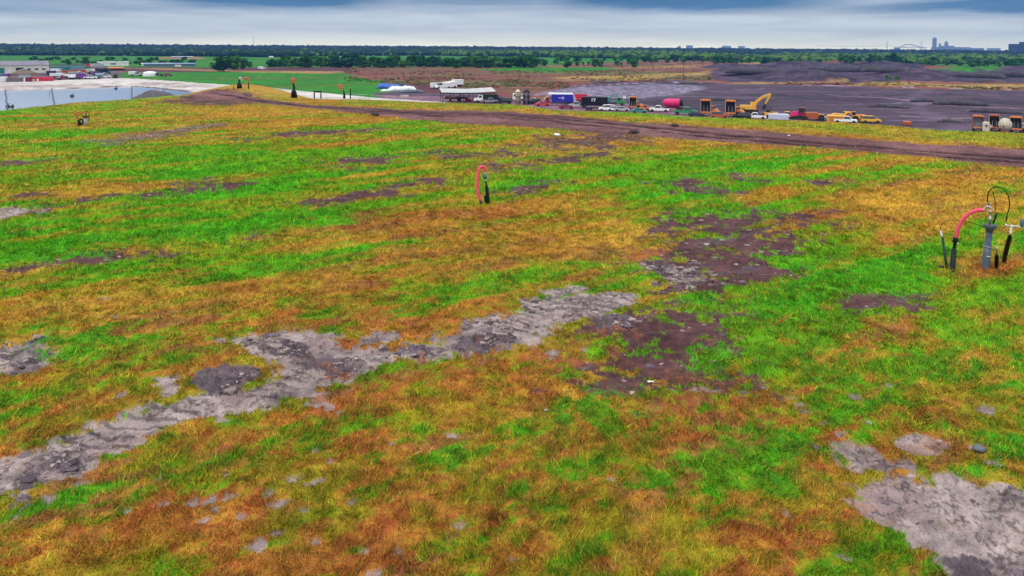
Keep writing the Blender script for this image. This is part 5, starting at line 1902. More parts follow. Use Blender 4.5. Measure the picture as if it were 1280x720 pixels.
car(678, 132.6, .25, 'sedan', P_RED, 'bright red car parked left of the blue refuse truck')
truck(699, 131.8, PI, 'refuse truck with deep blue body, white top and pale lifting arms', P_DRED, P_BLUE, L=8.8, Hb=3.9, nm='refuse_truck', kind='refuse', hood=.2, axles=3, cat='refuse truck')
truck(723, 129.5, 0, 'truck carrying a crimson open container behind the blue refuse truck', P_SILV, P_RED, L=9.0, Hb=3.1, boxz=1.2, nm='roll_off_truck', kind='dump', hood=0, axles=3, cat='roll off truck')

# black open container with white letters, on a trailer
X, Y, Z, rz = gp(743, 135.5)
o = empty('open_top_trailer', (X, Y, Z), rz + PI + .04, 'black open top trailer with two white letters on its side', 'trailer')
bd = MB().box(-4.0, 4.0, -1.25, 1.25, 1.15, 3.5, ch=.06).build('body', P_BLACK, o)
rb = MB()
for i in range(12):
    xx = -3.8 + i * .69
    for s in (-1, 1):
        rb.box(xx - .05, xx + .05, s * 1.28 - .03, s * 1.28 + .03, 1.25, 3.3)
rb.build('rib', P_BLACK, bd)
lt = MB()
yy = 1.33
def stroke(x0, z0, x1, z1, w=.17):
    dx, dz = x1 - x0, z1 - z0
    l = math.hypot(dx, dz)
    nx, nz_ = -dz / l * w / 2, dx / l * w / 2
    vs = [(x0 + nx, yy - .02, z0 + nz_), (x1 + nx, yy - .02, z1 + nz_), (x1 - nx, yy - .02, z1 - nz_), (x0 - nx, yy - .02, z0 - nz_)]
    vs += [(x, yy + .02, z) for x, _, z in vs]
    lt.add(vs, [(0, 1, 2, 3), (7, 6, 5, 4), (0, 4, 5, 1), (1, 5, 6, 2), (2, 6, 7, 3), (3, 7, 4, 0)])
# local x runs right to left in the picture
stroke(.78, 2.15, .78, 3.15, .2)
stroke(.05, 2.15, .05, 2.66, .2)
stroke(.05, 2.66, .40, 3.18, .2)
stroke(.05, 2.66, -.30, 3.18, .2)
lt.build('lettering', P_WHITE, bd)
MB().box(-4.2, 4.4, -.5, .5, .8, 1.15).build('chassis', P_STEEL, o)
for xx in (-3.2, -2.1, 3.0):
    for s in (-1, 1):
        wheel(o, xx, s * 1.0, .5, .34)
X, Y, Z, rz = gp(742, 138.2)
o = empty('low_loader', (X, Y, Z), rz + .03, 'low dark empty flat trailer in front of the lettered black trailer', 'trailer')
MB().box(-2.8, 2.8, -1.2, 1.2, .75, 1.0, ch=.04).build('deck', P_STEEL, o)
MB().box(-2.8, -2.6, -1.2, 1.2, 1.0, 1.5).build('headboard', P_NAVY, o)
for xx in (-1.9, -.9, 1.8):
    for s in (-1, 1):
        wheel(o, xx, s * 1.05, .42, .3)
# green truck with crane
g = truck(766, 132.2, 0, 'green hook lift truck parked behind the two white cars', P_GREEN, P_TEAL, L=8.2, Hb=3.2, boxz=1.5, nm='hook_lift_truck', kind='flat', hood=1.3, axles=3)
MB().box(-3.9, -.8, -1.1, 1.1, 1.6, 2.8, ch=.08).build('tool_body', P_TEAL, g)
MB().tube([(-1.0, 0, 2.6), (.2, 0, 3.6), (1.4, 0, 3.3)], [.22, .2, .14], 8).build('hook_arm', P_TEAL, g)
car(757.5, 138.6, PI + .25, 'suv', P_WHITE, 'white estate car with dark windows in front of the green hook lift truck')
car(767.5, 138.8, .2, 'sedan', P_WHITE, 'lower white saloon just right of the white estate car')
car(777, 139.2, .1, 'sedan', P_SILV, 'pale silver car at the right end of the white pair')
for px, py, kd, m, lb, yw in ((612, 129.2, 'pickup', P_GREY, 'dark grey pickup in front of the black tipper', .1), (631, 129.6, 'suv', P_BLACK, 'black car under the flatbed lorry', 3.0),
                              (671, 130.2, 'suv', P_BLACK, 'black car between the pump and the bright red car', .3), (708, 136.4, 'sedan', P_DRED, 'dark plum car in front of the blue refuse truck', .1),
                              (722, 134.6, 'pickup', P_SILV, 'silver pickup in front of the crimson container truck', 3.1), (798.5, 141.4, 'sedan', P_TEAL, 'teal car between the leftmost tipped truck and the small loader', .2),
                              (871, 146.6, 'sedan', P_NAVY, 'navy car between the green pickup and the tipped truck', .0), (898, 148.2, 'suv', P_DORNG, 'rusty orange car between the two tipped trucks', .3),
                              (927, 149.6, 'suv', P_BLACK, 'black car under the left end of the excavator', 3.0), (983, 148.0, 'pickup', P_YEL, 'yellow pickup between the site container and the magenta tractor', .1),
                              (1088, 153.0, 'suv', P_YEL, 'yellow car right of the motor scrapers', .3)):
    car(px, py, yw, kd, m, lb)
X, Y, Z, rz = gp(780.5, 128)
o = empty('site_sign', (X, Y, Z), rz, 'small white board on a post left of the first tipped dump truck', 'sign')
MB().box(-.45, .45, -.03, .03, 1.2, 2.2).build('board', P_WHITE, o)
MB().tube([(0, .06, 0), (0, .06, 2.2)], .05, 6).build('post', P_STEEL, o)

# tipped orange haulers
hauler(791, 137.2, .1, 'tipped orange dump truck, leftmost, next to the silver car', sc=.80, W_=1.25)
hauler(882, 145.6, .05, 'tipped orange dump truck just right of the green pickup', sc=.92, W_=1.3)
hauler(913, 146.6, .02, 'tipped orange dump truck immediately left of the yellow excavator', sc=.92, W_=1.3)
hauler(1222.5, 164.5, .1, 'orange arched tipper with grey lower body, left of three at the far right', rim_m=P_ORNG, inner=P_GREY, side=P_DORNG, sc=.74, W_=1.3, cabm=P_CREAM)
hauler(1243, 165, .02, 'tall tipper bed with dark opening, middle of three at the far right', rim_m=P_DORNG, sc=.78, W_=1.2, cabm=P_CREAM, side=P_CREAM)
hauler(1270, 166.5, -.05, 'cream framed tipper with dark square opening, rightmost of three at far right', rim_m=P_ORNG, sc=.74, W_=1.4, side=P_CREAM, cabm=P_CREAM)
# the cream tank body between the last two
for px, py, r, lb in ((1256.5, 165.6, 1.35, 'round cream tank body between the middle and right tippers'), (1232.5, 165.4, .7, 'small cream cab with a dark round window between left and middle tippers')):
    X, Y, Z, rz = gp(px, py)
    o = empty('round_tank' if r > 1 else 'operator_cab', (X, Y, Z), rz, lb, 'tank' if r > 1 else 'cab')
    if r > 1:
        MB().cyl((0, -1.0, 1.75), r, 2.4, 'y', 24).build('shell', P_CREAM, o, True)
        MB().box(-.9, .9, -1.0, 1.2, 0, .5).build('cradle', P_RUST, o)
        MB().cyl((-.35, -1.06, 1.4), .18, .06, 'y', 12).build('outlet', P_DRED, o)
    else:
        MB().box(-r, r, -.8, .8, .25, 2.2, ch=.1).build('shell', P_CREAM, o)
        MB().cyl((.1, -.84, 1.45), .24, .06, 'y', 14).build('window', P_GLASS, o)
        MB().box(-r, r, -.8, .8, 0, .25).build('base', P_RUST, o)

# skid steer
def loader(px, py, yaw, label, m, sc=1.0, nm='wheel_loader', boomup=False, canopy=None):
    X, Y, Z, rz = gp(px, py)
    o = empty(nm, (X, Y, Z), rz + yaw, label, 'loader', None, sc)
    MB().prism([(-2.6, .9), (.4, .9), (.4, 1.7), (-.5, 1.8), (-2.5, 1.75), (-2.75, 1.4)], -.95, .95, .06).build('body', m, o)
    c = MB().box(-.55, .75, -.75, .75, 2.85, 2.98).box(-.55, .75, -.75, .75, 1.2, 1.75)
    for x in (-.5, .7):
        for y in (-.7, .7):
            c.tube([(x, y, 1.7), (x, y, 2.9)], .06, 4)
    cc = c.build('cab', canopy or m, o)
    MB().box(-.42, .62, -.68, .68, 1.75, 2.8).build('window', P_GLASS, cc)
    zz = 2.6 if boomup else .9
    for s in (-1, 1):
        MB().tube([(.6, s * .6, 1.7), (1.8, s * .6, zz + .5), (2.6, s * .6, zz)], .13, 6).build('lift_arm', m, o)
        for x in (-1.7, 1.2):
            wheel(o, x, s * 1.0, .72, .5, P_RIMY)
    MB().prism([(2.5, zz - .55), (3.6, zz - .6), (3.7, zz - .5), (2.8, zz - .3), (2.75, zz + .5), (2.5, zz + .55)], -1.3, 1.3).build('bucket', P_STEEL if m is not P_ORNG else P_CREAM, o)
    return o


loader(806, 139, .25, 'small orange loader left of the white pickup and the red tanker', P_ORNG, .62, 'skid_loader')
car(824, 139.8, PI - .1, 'pickup', P_WHITE, 'white pickup immediately left of the magenta tanker')
# magenta tank trailer
X, Y, Z, rz = gp(842, 138.5)
o = empty('tank_trailer', (X, Y, Z), rz, 'glossy magenta tank trailer with a black rear end, left of the green pickup', 'tank trailer')
mb = MB()
mb.lathe([(.15, -3.0), (.95, -2.4), (1.22, -1.4), (1.25, -1.0), (1.25, 1.9), (1.15, 2.0)], seg=24).rot('Y', PI / 2).move(-.3, 0, 2.35)
mb.build('tank', P_MAG, o, True)
MB().cyl((1.7, 0, 2.35), .95, 1.0, 'x', 20).build('rear_end', P_BLACK, o)
MB().box(-2.8, 2.7, -.4, .4, .75, 1.12).build('chassis', P_DRED, o)
for x in (-1.9, 1.2, 2.2):
    for s in (-1, 1):
        wheel(o, x, s * .95, .5, .34)
car(857, 144, .06, 'pickup', P_GREEN, 'bright green pickup truck at the brow, right of the magenta tanker', sc=1.18)

# excavator
X, Y, Z, rz = gp(938, 142)
o = empty('excavator', (X, Y, Z), rz, 'yellow excavator with its boom raised to the right', 'excavator')
mb = MB()
for s in (-1, 1):
    mb.prism([(-2.1, .12), (-1.8, 0), (1.8, 0), (2.1, .12), (2.25, .5), (2.0, .9), (1.7, 1.0), (-1.7, 1.0), (-2.0, .9), (-2.25, .5)], s * 1.1 - .3, s * 1.1 + .3)
mb.box(-1, 1, -.8, .8, .5, 1.1)
mb.build('tracks', P_TYRE, o)
MB().prism([(-2.9, 1.2), (1.6, 1.2), (1.6, 1.7), (.6, 1.75), (.6, 2.3), (-2.6, 2.35), (-2.95, 2.1)], -1.3, 1.3, .06).build('upper_body', P_YEL, o)
MB().box(-2.7, -1.5, -1.32, 1.32, 1.25, 1.5, ch=.04).build('counterweight', P_STEEL, o)
c = MB().box(.0, 1.5, .35, 1.3, 1.72, 3.2, ch=.08).build('cab', P_YEL, o)
MB().box(.15, 1.52, .38, 1.32, 2.1, 3.0).build('window', P_GLASS, c)
def beam(pts, wds, m, nm, par, y0=-.22, y1=.22):
    P = [Vector((a, 0, b)) for a, b in pts]
    top, bot = [], []
    for i, p in enumerate(P):
        t = (P[min(i + 1, len(P) - 1)] - P[max(i - 1, 0)]).normalized()
        n_ = Vector((-t.z, 0, t.x))
        top.append(p + n_ * wds[i])
        bot.append(p - n_ * wds[i])
    mb = MB()
    for i in range(len(P) - 1):
        q = [(bot[i].x, bot[i].z), (bot[i + 1].x, bot[i + 1].z), (top[i + 1].x, top[i + 1].z), (top[i].x, top[i].z)]
        mb.prism(q, y0, y1)
    return mb.build(nm, m, par)
bo = beam([(.9, 1.7), (1.6, 3.4), (3.0, 4.6), (5.2, 5.6)], [.30, .42, .40, .25], P_YEL, 'boom', o)
beam([(5.5, 5.8), (5.0, 4.8), (4.0, 2.8)], [.2, .32, .2], P_YEL, 'stick', o, -.18, .18)
MB().tube([(1.2, .3, 2.0), (2.4, .3, 3.8)], .09, 8).tube([(3.0, 0, 5.05), (5.3, 0, 5.9)], .08, 8).build('hydraulic_ram', P_SILV, bo)
MB().prism([(4.1, 2.9), (3.6, 2.6), (3.0, 1.7), (3.3, 1.2), (4.0, 1.3), (4.4, 2.2)], -.6, .6).build('bucket', P_STEEL, o)

# bulldozer
def dozer(px, py, yaw, label, m, sc=1.0):
    X, Y, Z, rz = gp(px, py)
    o = empty('bulldozer', (X, Y, Z), rz + yaw, label, 'bulldozer', None, sc)
    mb = MB()
    for s in (-1, 1):
        mb.prism([(-1.9, .15), (-1.6, 0), (1.5, 0), (1.9, .2), (1.9, .7), (1.6, .95), (-1.5, 1.05), (-1.95, .8)], s * .95 - .27, s * .95 + .27)
    mb.build('tracks', P_TYRE, o)
    MB().prism([(-1.7, .7), (1.8, .7), (1.85, 1.6), (.2, 1.75), (.1, 1.45), (-1.7, 1.5)], -.65, .65).build('body', m, o)
    c = MB().box(-1.4, .2, -.75, .75, 2.75, 2.9)
    for x in (-1.3, .1):
        for y in (-.7, .7):
            c.tube([(x, y, 1.4), (x, y, 2.8)], .07, 4)
    c.build('canopy', P_STEEL, o)
    MB().box(-1.0, -.3, -.4, .4, 1.4, 2.1).build('seat', P_BLACK, o)
    MB().prism([(2.3, .05), (2.5, .0), (2.35, .7), (2.55, 1.4), (2.4, 1.4), (2.18, .7)], -1.7, 1.7).build('blade', m, o)
    for s in (-1, 1):
        MB().tube([(.3, s * 1.3, .5), (2.3, s * 1.3, .5)], .1, 6).build('push_arm', m, o)
    return o


dozer(961, 146.5, 1.2, 'yellow bulldozer with a dark canopy right of the excavator', P_YEL, .95)
car(945, 149, PI, 'pickup', P_WHITE, 'low white and red pickup below the excavator at the brow', sc=.9)
container(973, 149.5, 0, 'pale bluish white site container low on the brow right of the bulldozer', paint('bluish_white_paint', (.55, .60, .72)), L=5.0, h=1.5)
container(1029, 149.5, 0, 'flat grey lilac skip low on the brow between the scrapers', P_SILV, L=3.2, h=.9)

# tractor with tracks pulling a scraper
X, Y, Z, rz = gp(1000, 149)
o = empty('crawler_tractor', (X, Y, Z), rz + PI, 'magenta crawler tractor on dark tracks hitched to the orange scraper', 'tractor')
mb = MB()
for s in (-1, 1):
    mb.prism([(-1.9, .15), (-1.6, 0), (2.3, 0), (2.6, .3), (2.2, .8), (0, 1.15), (-1.6, .95), (-1.95, .6)], s * .95 - .35, s * .95 + .35)
mb.build('tracks', P_TYRE, o)
MB().prism([(-1.5, .8), (2.3, .8), (2.5, 1.3), (1.9, 2.0), (.5, 2.2), (-1.5, 1.7)], -.6, .6, .1).build('body', P_MAG, o)
c = MB().box(-1.4, .5, -.8, .8, 3.0, 3.15).box(-1.4, .5, -.8, .8, 1.5, 1.9).build('cab', P_DRED, o)
MB().box(-1.3, .4, -.75, .75, 1.9, 3.0).build('window', P_GLASS, c)


def scraper(px, py, yaw, label, m, tractor=True, sc=1.0, m2=None):
    X, Y, Z, rz = gp(px, py)
    o = empty('motor_scraper' if tractor else 'pull_scraper', (X, Y, Z), rz + yaw, label, 'scraper', None, sc)
    m2 = m2 or m
    MB().prism([(-2.6, .5), (1.2, .4), (1.6, 1.0), (1.4, 2.3), (-1.8, 2.5), (-2.7, 2.0)], -1.3, 1.3, .05).build('bowl', m, o)
    MB().tube(smooth_path([(1.2, 0, 1.6), (1.9, 0, 2.6), (2.9, 0, 2.9), (3.6, 0, 2.2), (3.8, 0, 1.3)], 4), .34, 8).build('gooseneck', m, o)
    for s in (-1, 1):
        MB().tube([(1.9, s * 1.0, 2.6), (.2, s * 1.35, 1.2)], .14, 6).build('draft_arm', m, o)
    MB().prism([(-2.6, 1.0), (-2.6, 2.1), (-3.9, 1.9), (-4.2, 1.2)], -.7, .7).build('rear_engine', m2, o)
    for s in (-1, 1):
        wheel(o, -3.3, s * 1.1, .95, .6, P_RIMY)
    if tractor:
        MB().prism([(3.6, .9), (6.4, .9), (6.5, 1.9), (4.9, 2.1), (3.6, 1.7)], -.85, .85, .1).build('engine_cover', m, o)
        c = MB().box(3.5, 4.8, -.7, .7, 3.1, 3.25).box(3.5, 4.8, -.7, .7, 1.6, 2.1).build('cab', m2, o)
        MB().box(3.6, 4.7, -.65, .65, 2.1, 3.1).build('window', P_GLASS, c)
        for s in (-1, 1):
            wheel(o, 4.6, s * 1.15, .98, .62, P_RIMY)
    return o


scraper(1013, 149.5, PI, 'orange pull scraper with pale yellow wheels behind the magenta tractor', P_DORNG, False, .82, P_YEL)
for px in (1017.5, 1023):
    X, Y, Z, rz = gp(px, 150)
scraper(1050, 150.5, .12, 'yellow motor scraper farthest left, partly behind the white pickup', P_YEL, True, .78, P_ORNG)
scraper(1072, 151, PI - .25, 'orange yellow motor scraper with a tall rounded back, rightmost of the pair', P_ORNG, True, .72, P_YEL)
X, Y, Z, rz = gp(1046.5, 153)
o = empty('yellow_skip', (X, Y, Z), rz, 'boxy yellow skip with a slatted side left of the white pickup', 'skip')
MB().box(-2.4, 2.4, -1, 1, .1, 1.9, ch=.06).build('shell', P_YEL, o)
sl_ = MB()
for i in range(3):
    sl_.box(-2.0, 1.4, -1.05, -1.0, .5 + i * .42, .68 + i * .42)
sl_.build('slats', P_DORNG, o)
MB().box(-2.3, 2.3, -.9, .9, 0, .1).build('skid', P_STEEL, o)
car(1057, 153.6, 0, 'pickup', P_WHITE, 'white pickup in front of the two motor scrapers', sc=.95)
container(1133.5, 156.5, .2, 'small orange skip poking above the brow left of the three tippers', P_DORNG, L=1.7, h=1.0)

# tarpaulin stacks and the white lorries behind
def heap(px, py, L, w, h, m, label, nm, seed, yaw=0.0, cat='covered stack', rough=.3):
    X, Y, Z, rz = gp(px, py)
    nx, ny = 26, 12
    vs, fs = [], []
    for i in range(nx + 1):
        for j in range(ny + 1):
            u, v_ = i / nx * 2 - 1, j / ny * 2 - 1
            e = max(0.0, (1 - u ** 6) * (1 - v_ ** 4)) ** .6 if rough > .2 else max(0.0, 1 - u * u) * max(0.0, 1 - v_ * v_)
            nz_ = float(fbm(np.array([u * 2 + seed]), np.array([v_ * 2.0]), .6, 3, seed)[0])
            vs.append((u * L / 2, v_ * w / 2, e * h * (.9 + rough * nz_) - .02))
    for i in range(nx):
        for j in range(ny):
            a = i * (ny + 1) + j
            fs.append((a, a + ny + 1, a + ny + 2, a + 1))
    n0 = len(vs)
    edge = [i * (ny + 1) for i in range(nx + 1)] + [nx * (ny + 1) + j for j in range(1, ny + 1)] + [i * (ny + 1) + ny for i in range(nx - 1, -1, -1)] + [j for j in range(ny - 1, 0, -1)]
    fs.append(tuple(edge)[::-1])
    mb = MB()
    mb.add(vs, fs)
    o = mb.build(nm, m, None, True)
    o.location = (X, Y, Z)
    o.rotation_euler = (0, 0, rz + yaw)
    return tag(o, label, cat)


heap(486, 110.5, 11, 4, 2.0, P_TARPB, 'long stack under bright blue sheeting, left of the white sheeted stack', 'covered_stack', 3)
heap(500, 109.4, 12, 4, 1.7, mat('navy_sheet', (.015, .02, .07), rough=.5), 'dark navy sheeted stack behind the blue and white ones', 'covered_stack', 4)
heap(503, 114.2, 12, 5, 2.1, P_TARPW, 'humped stack under shiny white sheeting on the grass edge', 'covered_stack', 8)
heap(489, 114.4, 9, 2.2, .9, P_TARPW, 'low flat strip of white sheeting left of the humped white stack', 'covered_stack', 9)
heap(515, 115.6, 10, 3.5, 1.1, mat('slate_sheet', (.05, .09, .11), rough=.5), 'low slate coloured sheeted stack right of the humped white one', 'covered_stack', 12)
X, Y, Z, rz = gp(506, 121.6)
o = empty('concrete_block', (X, Y, Z), rz + .3, 'cream concrete culvert box with a dark round end beside the yard', 'culvert')
MB().box(-1.4, 1.4, -.6, .6, 0, .9, ch=.05).build('shell', P_CONC, o)
MB().cyl((1.36, 0, .45), .33, .08, 'x').build('opening', P_BLACK, o)
for px, py, yw, lb in ((547, 110.4, .5, 'smooth white van at the left end of the white group behind the shed'),):
    car(px, py, yw, 'van', P_WHITE, lb, sc=1.15)
car(553.5, 110.8, PI + .5, 'van', P_WHITE, 'white van second from the left in the white group behind the shed', sc=1.25)
car(560.5, 110.2, PI + .6, 'van', P_WHITE, 'white van third from the left in the white group behind the shed', sc=1.35)
truck(569.5, 108.6, PI + .5, 'white box lorry at the right end of the white group behind the shed', P_WHITE, P_WHITE, L=7.2, Hb=3.4, hood=.3, axles=2)

# utility poles and wires
def pole(px, py, h, label, arm=True):
    X, Y, Z, rz = gp(px, py)
    o = empty('utility_pole', (X, Y, Z), rz + .5, label, 'pole')
    MB().tube([(0, 0, -.3), (0, 0, h)], [.22, .15], 8).build('mast', P_WOOD, o)
    if arm:
        MB().box(-1.3, 1.3, -.07, .07, h - .9, h - .75).build('crossarm', P_WOOD, o)
        for x in (-1.15, 0, 1.15):
            MB().cyl((x, 0, h - .75), .06, .22, seg=6).build('insulator', P_SILV, o)
    return o


pole(854.5, 100, 11, 'thin wooden pole in the reddish marsh left of the dark dug bank')
pole(1000.5, 98, 9.5, 'thin wooden pole standing against the dark dug bank')
pole(1136.3, 106, 9, 'dark wooden pole beside the two bright bushes on the right')
pole(62, 97, 11, 'dark light pole behind the red container near the pond', False)
pole(750, 84, 8, 'faint wooden pole among the scrub in the centre distance')

rh = random.Random(8)
for i, (px, py, L, w, h, lb) in enumerate(((1010, 96, 30, 10, 4.0, 'blackish spoil heap on the dug bank behind the excavator'), (1075, 90, 46, 12, 5.0, 'long blackish spoil heap at the top of the dug bank'),
                                           (1030, 89, 30, 10, 4.2, 'dark spoil heap left of the long blackish one'), (1105, 95, 30, 9, 3.4, 'dark heap behind the two bright bushes'),
                                           (1215, 97, 40, 10, 3.4, 'dark bank of spoil below the green field on the right'), (1262, 96, 30, 10, 4.0, 'dark spoil bank at the right edge of the view'),
                                           (1200, 131, 16, 5, 1.6, 'low blackish heap on the open lot above the tippers'), (1110, 134, 12, 4, 1.0, 'small rubble heap on the open lot right of the scrapers'),
                                           (1165, 128, 14, 4, 1.1, 'long thin heap beside the dark track on the lot'), (945, 96, 40, 10, 3.6, 'dark spoil heap at the left end of the dug bank'),
                                           (1245, 141, 14, 4, 1.3, 'dark low heap right behind the tippers'), (905, 126, 16, 4, .9, 'low dark heap between the gravel and the excavator'))):
    heap(px, py, L, w, h, m_spoil, lb, 'spoil_heap', 40 + i, yaw=rh.uniform(-.25, .25), cat='heap')

# pond: float lines, small floats, soil heap
m_rope = mat('float_line', (.05, .06, .07), rough=.6)
for (a, b_, lb) in (((6.5, 112.4), (9.5, 136), 'leftmost dark float line crossing the pond'), ((64.5, 110.6), (68, 132), 'dark float line second from the left crossing the pond'),
                    ((164.8, 107.6), (164.6, 126), 'thick dark float line crossing the pond left of the soil heap'), ((204.5, 110.4), (204.8, 122), 'short float line on the pond right of the soil heap')):
    p, q = at(*a, -.2), at(*b_, -.2)
    mb = MB()
    n_ = 24
    mb.tube([(p[0] + (q[0] - p[0]) * i / n_ + .12 * math.sin(i * .7), p[1] + (q[1] - p[1]) * i / n_, -.2) for i in range(n_ + 1)], .28, 6)
    ob = mb.build('float_line', m_rope, None, True)
    tag(ob, lb, 'float line')
for px, py, s, lb in ((90, 120.3, 1.0, 'small dark aerator floating in the left half of the pond'), (145, 110.6, .9, 'small dark float near the far bank of the pond'),
                      (10, 133.5, .9, 'dark pump float at the near left edge of the pond'), (15.5, 133.6, .6, 'smaller dark float beside the pump float')):
    X, Y = at(px, py, -.2)
    o = empty('float', (X, Y, -.25), 0, lb, 'float')
    MB().lathe([(s * .5, 0), (s * .8, .15), (s * .7, .4), (s * .3, .5)], seg=14).build('hull', P_BLACK, o, True)
    MB().tube([(0, 0, .4), (0, 0, .4 + s * .5), (s * .7, 0, .4 + s * .6)], .12, 6).build('pump', P_STEEL, o)
m_heap = mat('heap_soil', (.085, .07, .075), rough=.95, scale=.9, var=.3, bump=.5)
heap(194, 128.5, 22, 16, 6.4, m_heap, 'dark rounded heap of soil in front of the pond', 'soil_heap', 21, cat='heap', rough=.10)
for px, py, L, w, h, lb in ((862, 105, 12, 5, 1.6, 'dark low heap beside the thin pole in the marsh'), (757, 103, 16, 5, 1.0, 'flat dark heap left of the gravel area'),
                            (1188, 152, 6, 3, .9, 'low muddy heap at the brow on the right')):
    heap(px, py, L, w, h, m_heap, lb, 'soil_heap', int(px), cat='heap')
# ------------------------------------------------------------------ works yard beyond the pond
P_WALL = mat('cream_wall', (.76, .74, .62), rough=.7, scale=.4, var=.1, dirt=.2)
P_TAN = mat('tan_wall', (.46, .30, .22), rough=.8, scale=.5, var=.15, dirt=.2)
P_LROOF = mat('lilac_roof', (.17, .15, .19), rough=.6, scale=.3, var=.2)
P_BROOF = mat('brown_roof', (.17, .13, .11), rough=.7, scale=.4, var=.2)


def building(px, py, yaw, L, D, H, rh, wm, rm, label, nm='warehouse', doors=(), wins=(), gable='y'):
    X, Y, Z, rz = gp(px, py)
    o = empty(nm, (X, Y, Z), rz + yaw, label, 'building')
    MB().box(-L / 2, L / 2, -D / 2, D / 2, -.2, H).build('wall', wm, o)
    mb = MB()
    e = .5
    if gable == 'x':      # ridge along x
        mb.add([(-L / 2 - e, -D / 2 - e, H), (L / 2 + e, -D / 2 - e, H), (L / 2 + e, D / 2 + e, H), (-L / 2 - e, D / 2 + e, H), (-L / 2 - e, 0, H + rh), (L / 2 + e, 0, H + rh)],
               [(0, 1, 5, 4), (2, 3, 4, 5), (0, 4, 3), (1, 2, 5), (0, 3, 2, 1)])
    else:
        mb.add([(-L / 2 - e, -D / 2 - e, H), (-L / 2 - e, D / 2 + e, H), (L / 2 + e, D / 2 + e, H), (L / 2 + e, -D / 2 - e, H), (0, -D / 2 - e, H + rh), (0, D / 2 + e, H + rh)],
               [(0, 4, 5, 1), (3, 2, 5, 4), (0, 3, 4), (1, 5, 2), (0, 1, 2, 3)])
    rf = mb.build('roof', rm, o)
    if gable == 'y':
        MB().add([(-L / 2, -D / 2 - e - .03, H), (L / 2, -D / 2 - e - .03, H), (0, -D / 2 - e - .03, H + rh * .86), (-L / 2, -D / 2 - e + .0, H), (L / 2, -D / 2 - e, H), (0, -D / 2 - e, H + rh * .86)],
                 [(0, 1, 2), (3, 5, 4), (0, 3, 4, 1), (1, 4, 5, 2), (2, 5, 3, 0)]).build('gable', wm, o)
    for x0, x1, z1, m in doors:
        MB().box(x0, x1, -D / 2 - .08, -D / 2, 0, z1).build('door', m, o)
    for x0, x1, z0, z1 in wins:
        MB().box(x0, x1, -D / 2 - .06, -D / 2, z0, z1).build('window', P_GLASS, o)
    return o


building(8, 91.5, .12, 44, 16, 5.2, 2.6, P_WALL, P_LROOF, 'long cream warehouse with a dull lilac roof at the far left edge', gable='x', doors=((-6, -2, 3.6, P_TEAL), (4, 8, 3.6, P_STEEL)), wins=((10, 12, 2, 3), (14, 16, 2, 3), (18, 20, 2, 3)))
building(30, 97.4, .08, 12.5, 9, 2.4, 2.5, P_TAN, P_BROOF, 'tan gabled barn with a pale door in front of the cream warehouse', nm='barn', doors=((-3.0, 2.6, 3.2, mat('pale_green_door', (.50, .60, .52), rough=.5)),))
container(23, 102, 0, 'grey brown container before the tan barn by the pond bank', paint('grey_brown_paint', (.16, .12, .13)), L=9.5, h=2.1)
container(37, 102, 0, 'dark plum container left of the bright crimson one', P_DRED, L=3.0, h=2.3)
container(52.5, 101.4, .04, 'bright crimson container by the pond bank with two pale drums before it', P_RED, L=9.8, h=2.1)
container(1.5, 102.4, .5, 'pale container cut by the left edge of the view', P_WHITE, L=5, h=2.6)
for px, lb in ((41.5, 'pale drum before the left end of the crimson container'), (47, 'pale drum before the middle of the crimson container')):
    X, Y, Z, rz = gp(px, 102.0)
    o = empty('drum', (X, Y, Z), rz, lb, 'drum')
    MB().cyl((0, 0, 0), .5, 1.2, seg=14).build('shell', P_CREAM, o)
    MB().cyl((0, 0, 1.2), .52, .08, seg=14).build('lid', P_WHITE, o)
X, Y, Z, rz = gp(30.3, 102.2)
o = empty('marker_post', (X, Y, Z), rz, 'white square post before the grey brown container', 'post')
MB().box(-.3, .3, -.3, .3, 0, 2.0).build('post', P_WHITE, o)
MB().box(-.36, .36, -.36, .36, 2.0, 2.12).build('cap', P_SILV, o)

rl = random.Random(3)
# containers and trailers at the back of the yard
for px, py, m, L, lb in ((73, 88, P_TEAL, 8, 'dark teal container leftmost at the back of the yard'), (86, 87.6, P_TEAL, 8, 'teal green container second from the left at the back of the yard'),
                         (97, 88, paint('sky_blue_paint', (.10, .28, .42)), 8, 'bluish container third from the left at the back of the yard'),
                         (106, 87.6, P_GREEN, 7, 'green container at the right end of the teal row'),
                         (112, 83.4, P_RED, 5, 'small red container behind the teal row'), (117, 83.4, P_CREAM, 5, 'small cream container beside the small red one'),
                         (124, 83.6, P_SILV, 7, 'grey container right of the small cream one'),
                         (84, 93.2, P_DORNG, 6, 'brown orange container between the parked vehicles'), (97, 91.8, P_DORNG, 9, 'long rusty container between the parked vehicles')):
    container(px, py, rl.uniform(-.2, .2), lb, m, L=L, h=2.5)
truck(68, 94.4, .05, 'white lorry with a dark load behind the crimson container', P_WHITE, P_NAVY, L=8, Hb=2.8, axles=3)
truck(71, 91.6, .0, 'white box lorry at the upper left of the parked vehicles', P_WHITE, P_WHITE, L=8.5, Hb=2.9)
truck(74, 97.6, .0, 'white lorry near the bank with a dark chassis and long white box', P_WHITE, P_WHITE, L=9, Hb=2.7)
truck(83.5, 99.4, 2.9, 'white lorry closest to the pond bank facing left', P_WHITE, P_WHITE, L=8, Hb=2.6)
truck(95, 94.6, .2, 'white flat lorry in the middle of the parked vehicles', P_WHITE, P_SILV, L=8, Hb=2.5)
truck(131, 92.6, .9, 'teal lorry with raised arm at the right end of the parked vehicles', P_TEAL, P_DGREEN, L=8.5, Hb=3.4, kind='dump', nm='dump_truck')
truck(128, 96.6, .1, 'bluish white lorry at the lower right end of the parked vehicles', P_SILV, paint('pale_blue_paint', (.40, .55, .66)), L=7, Hb=2.4)
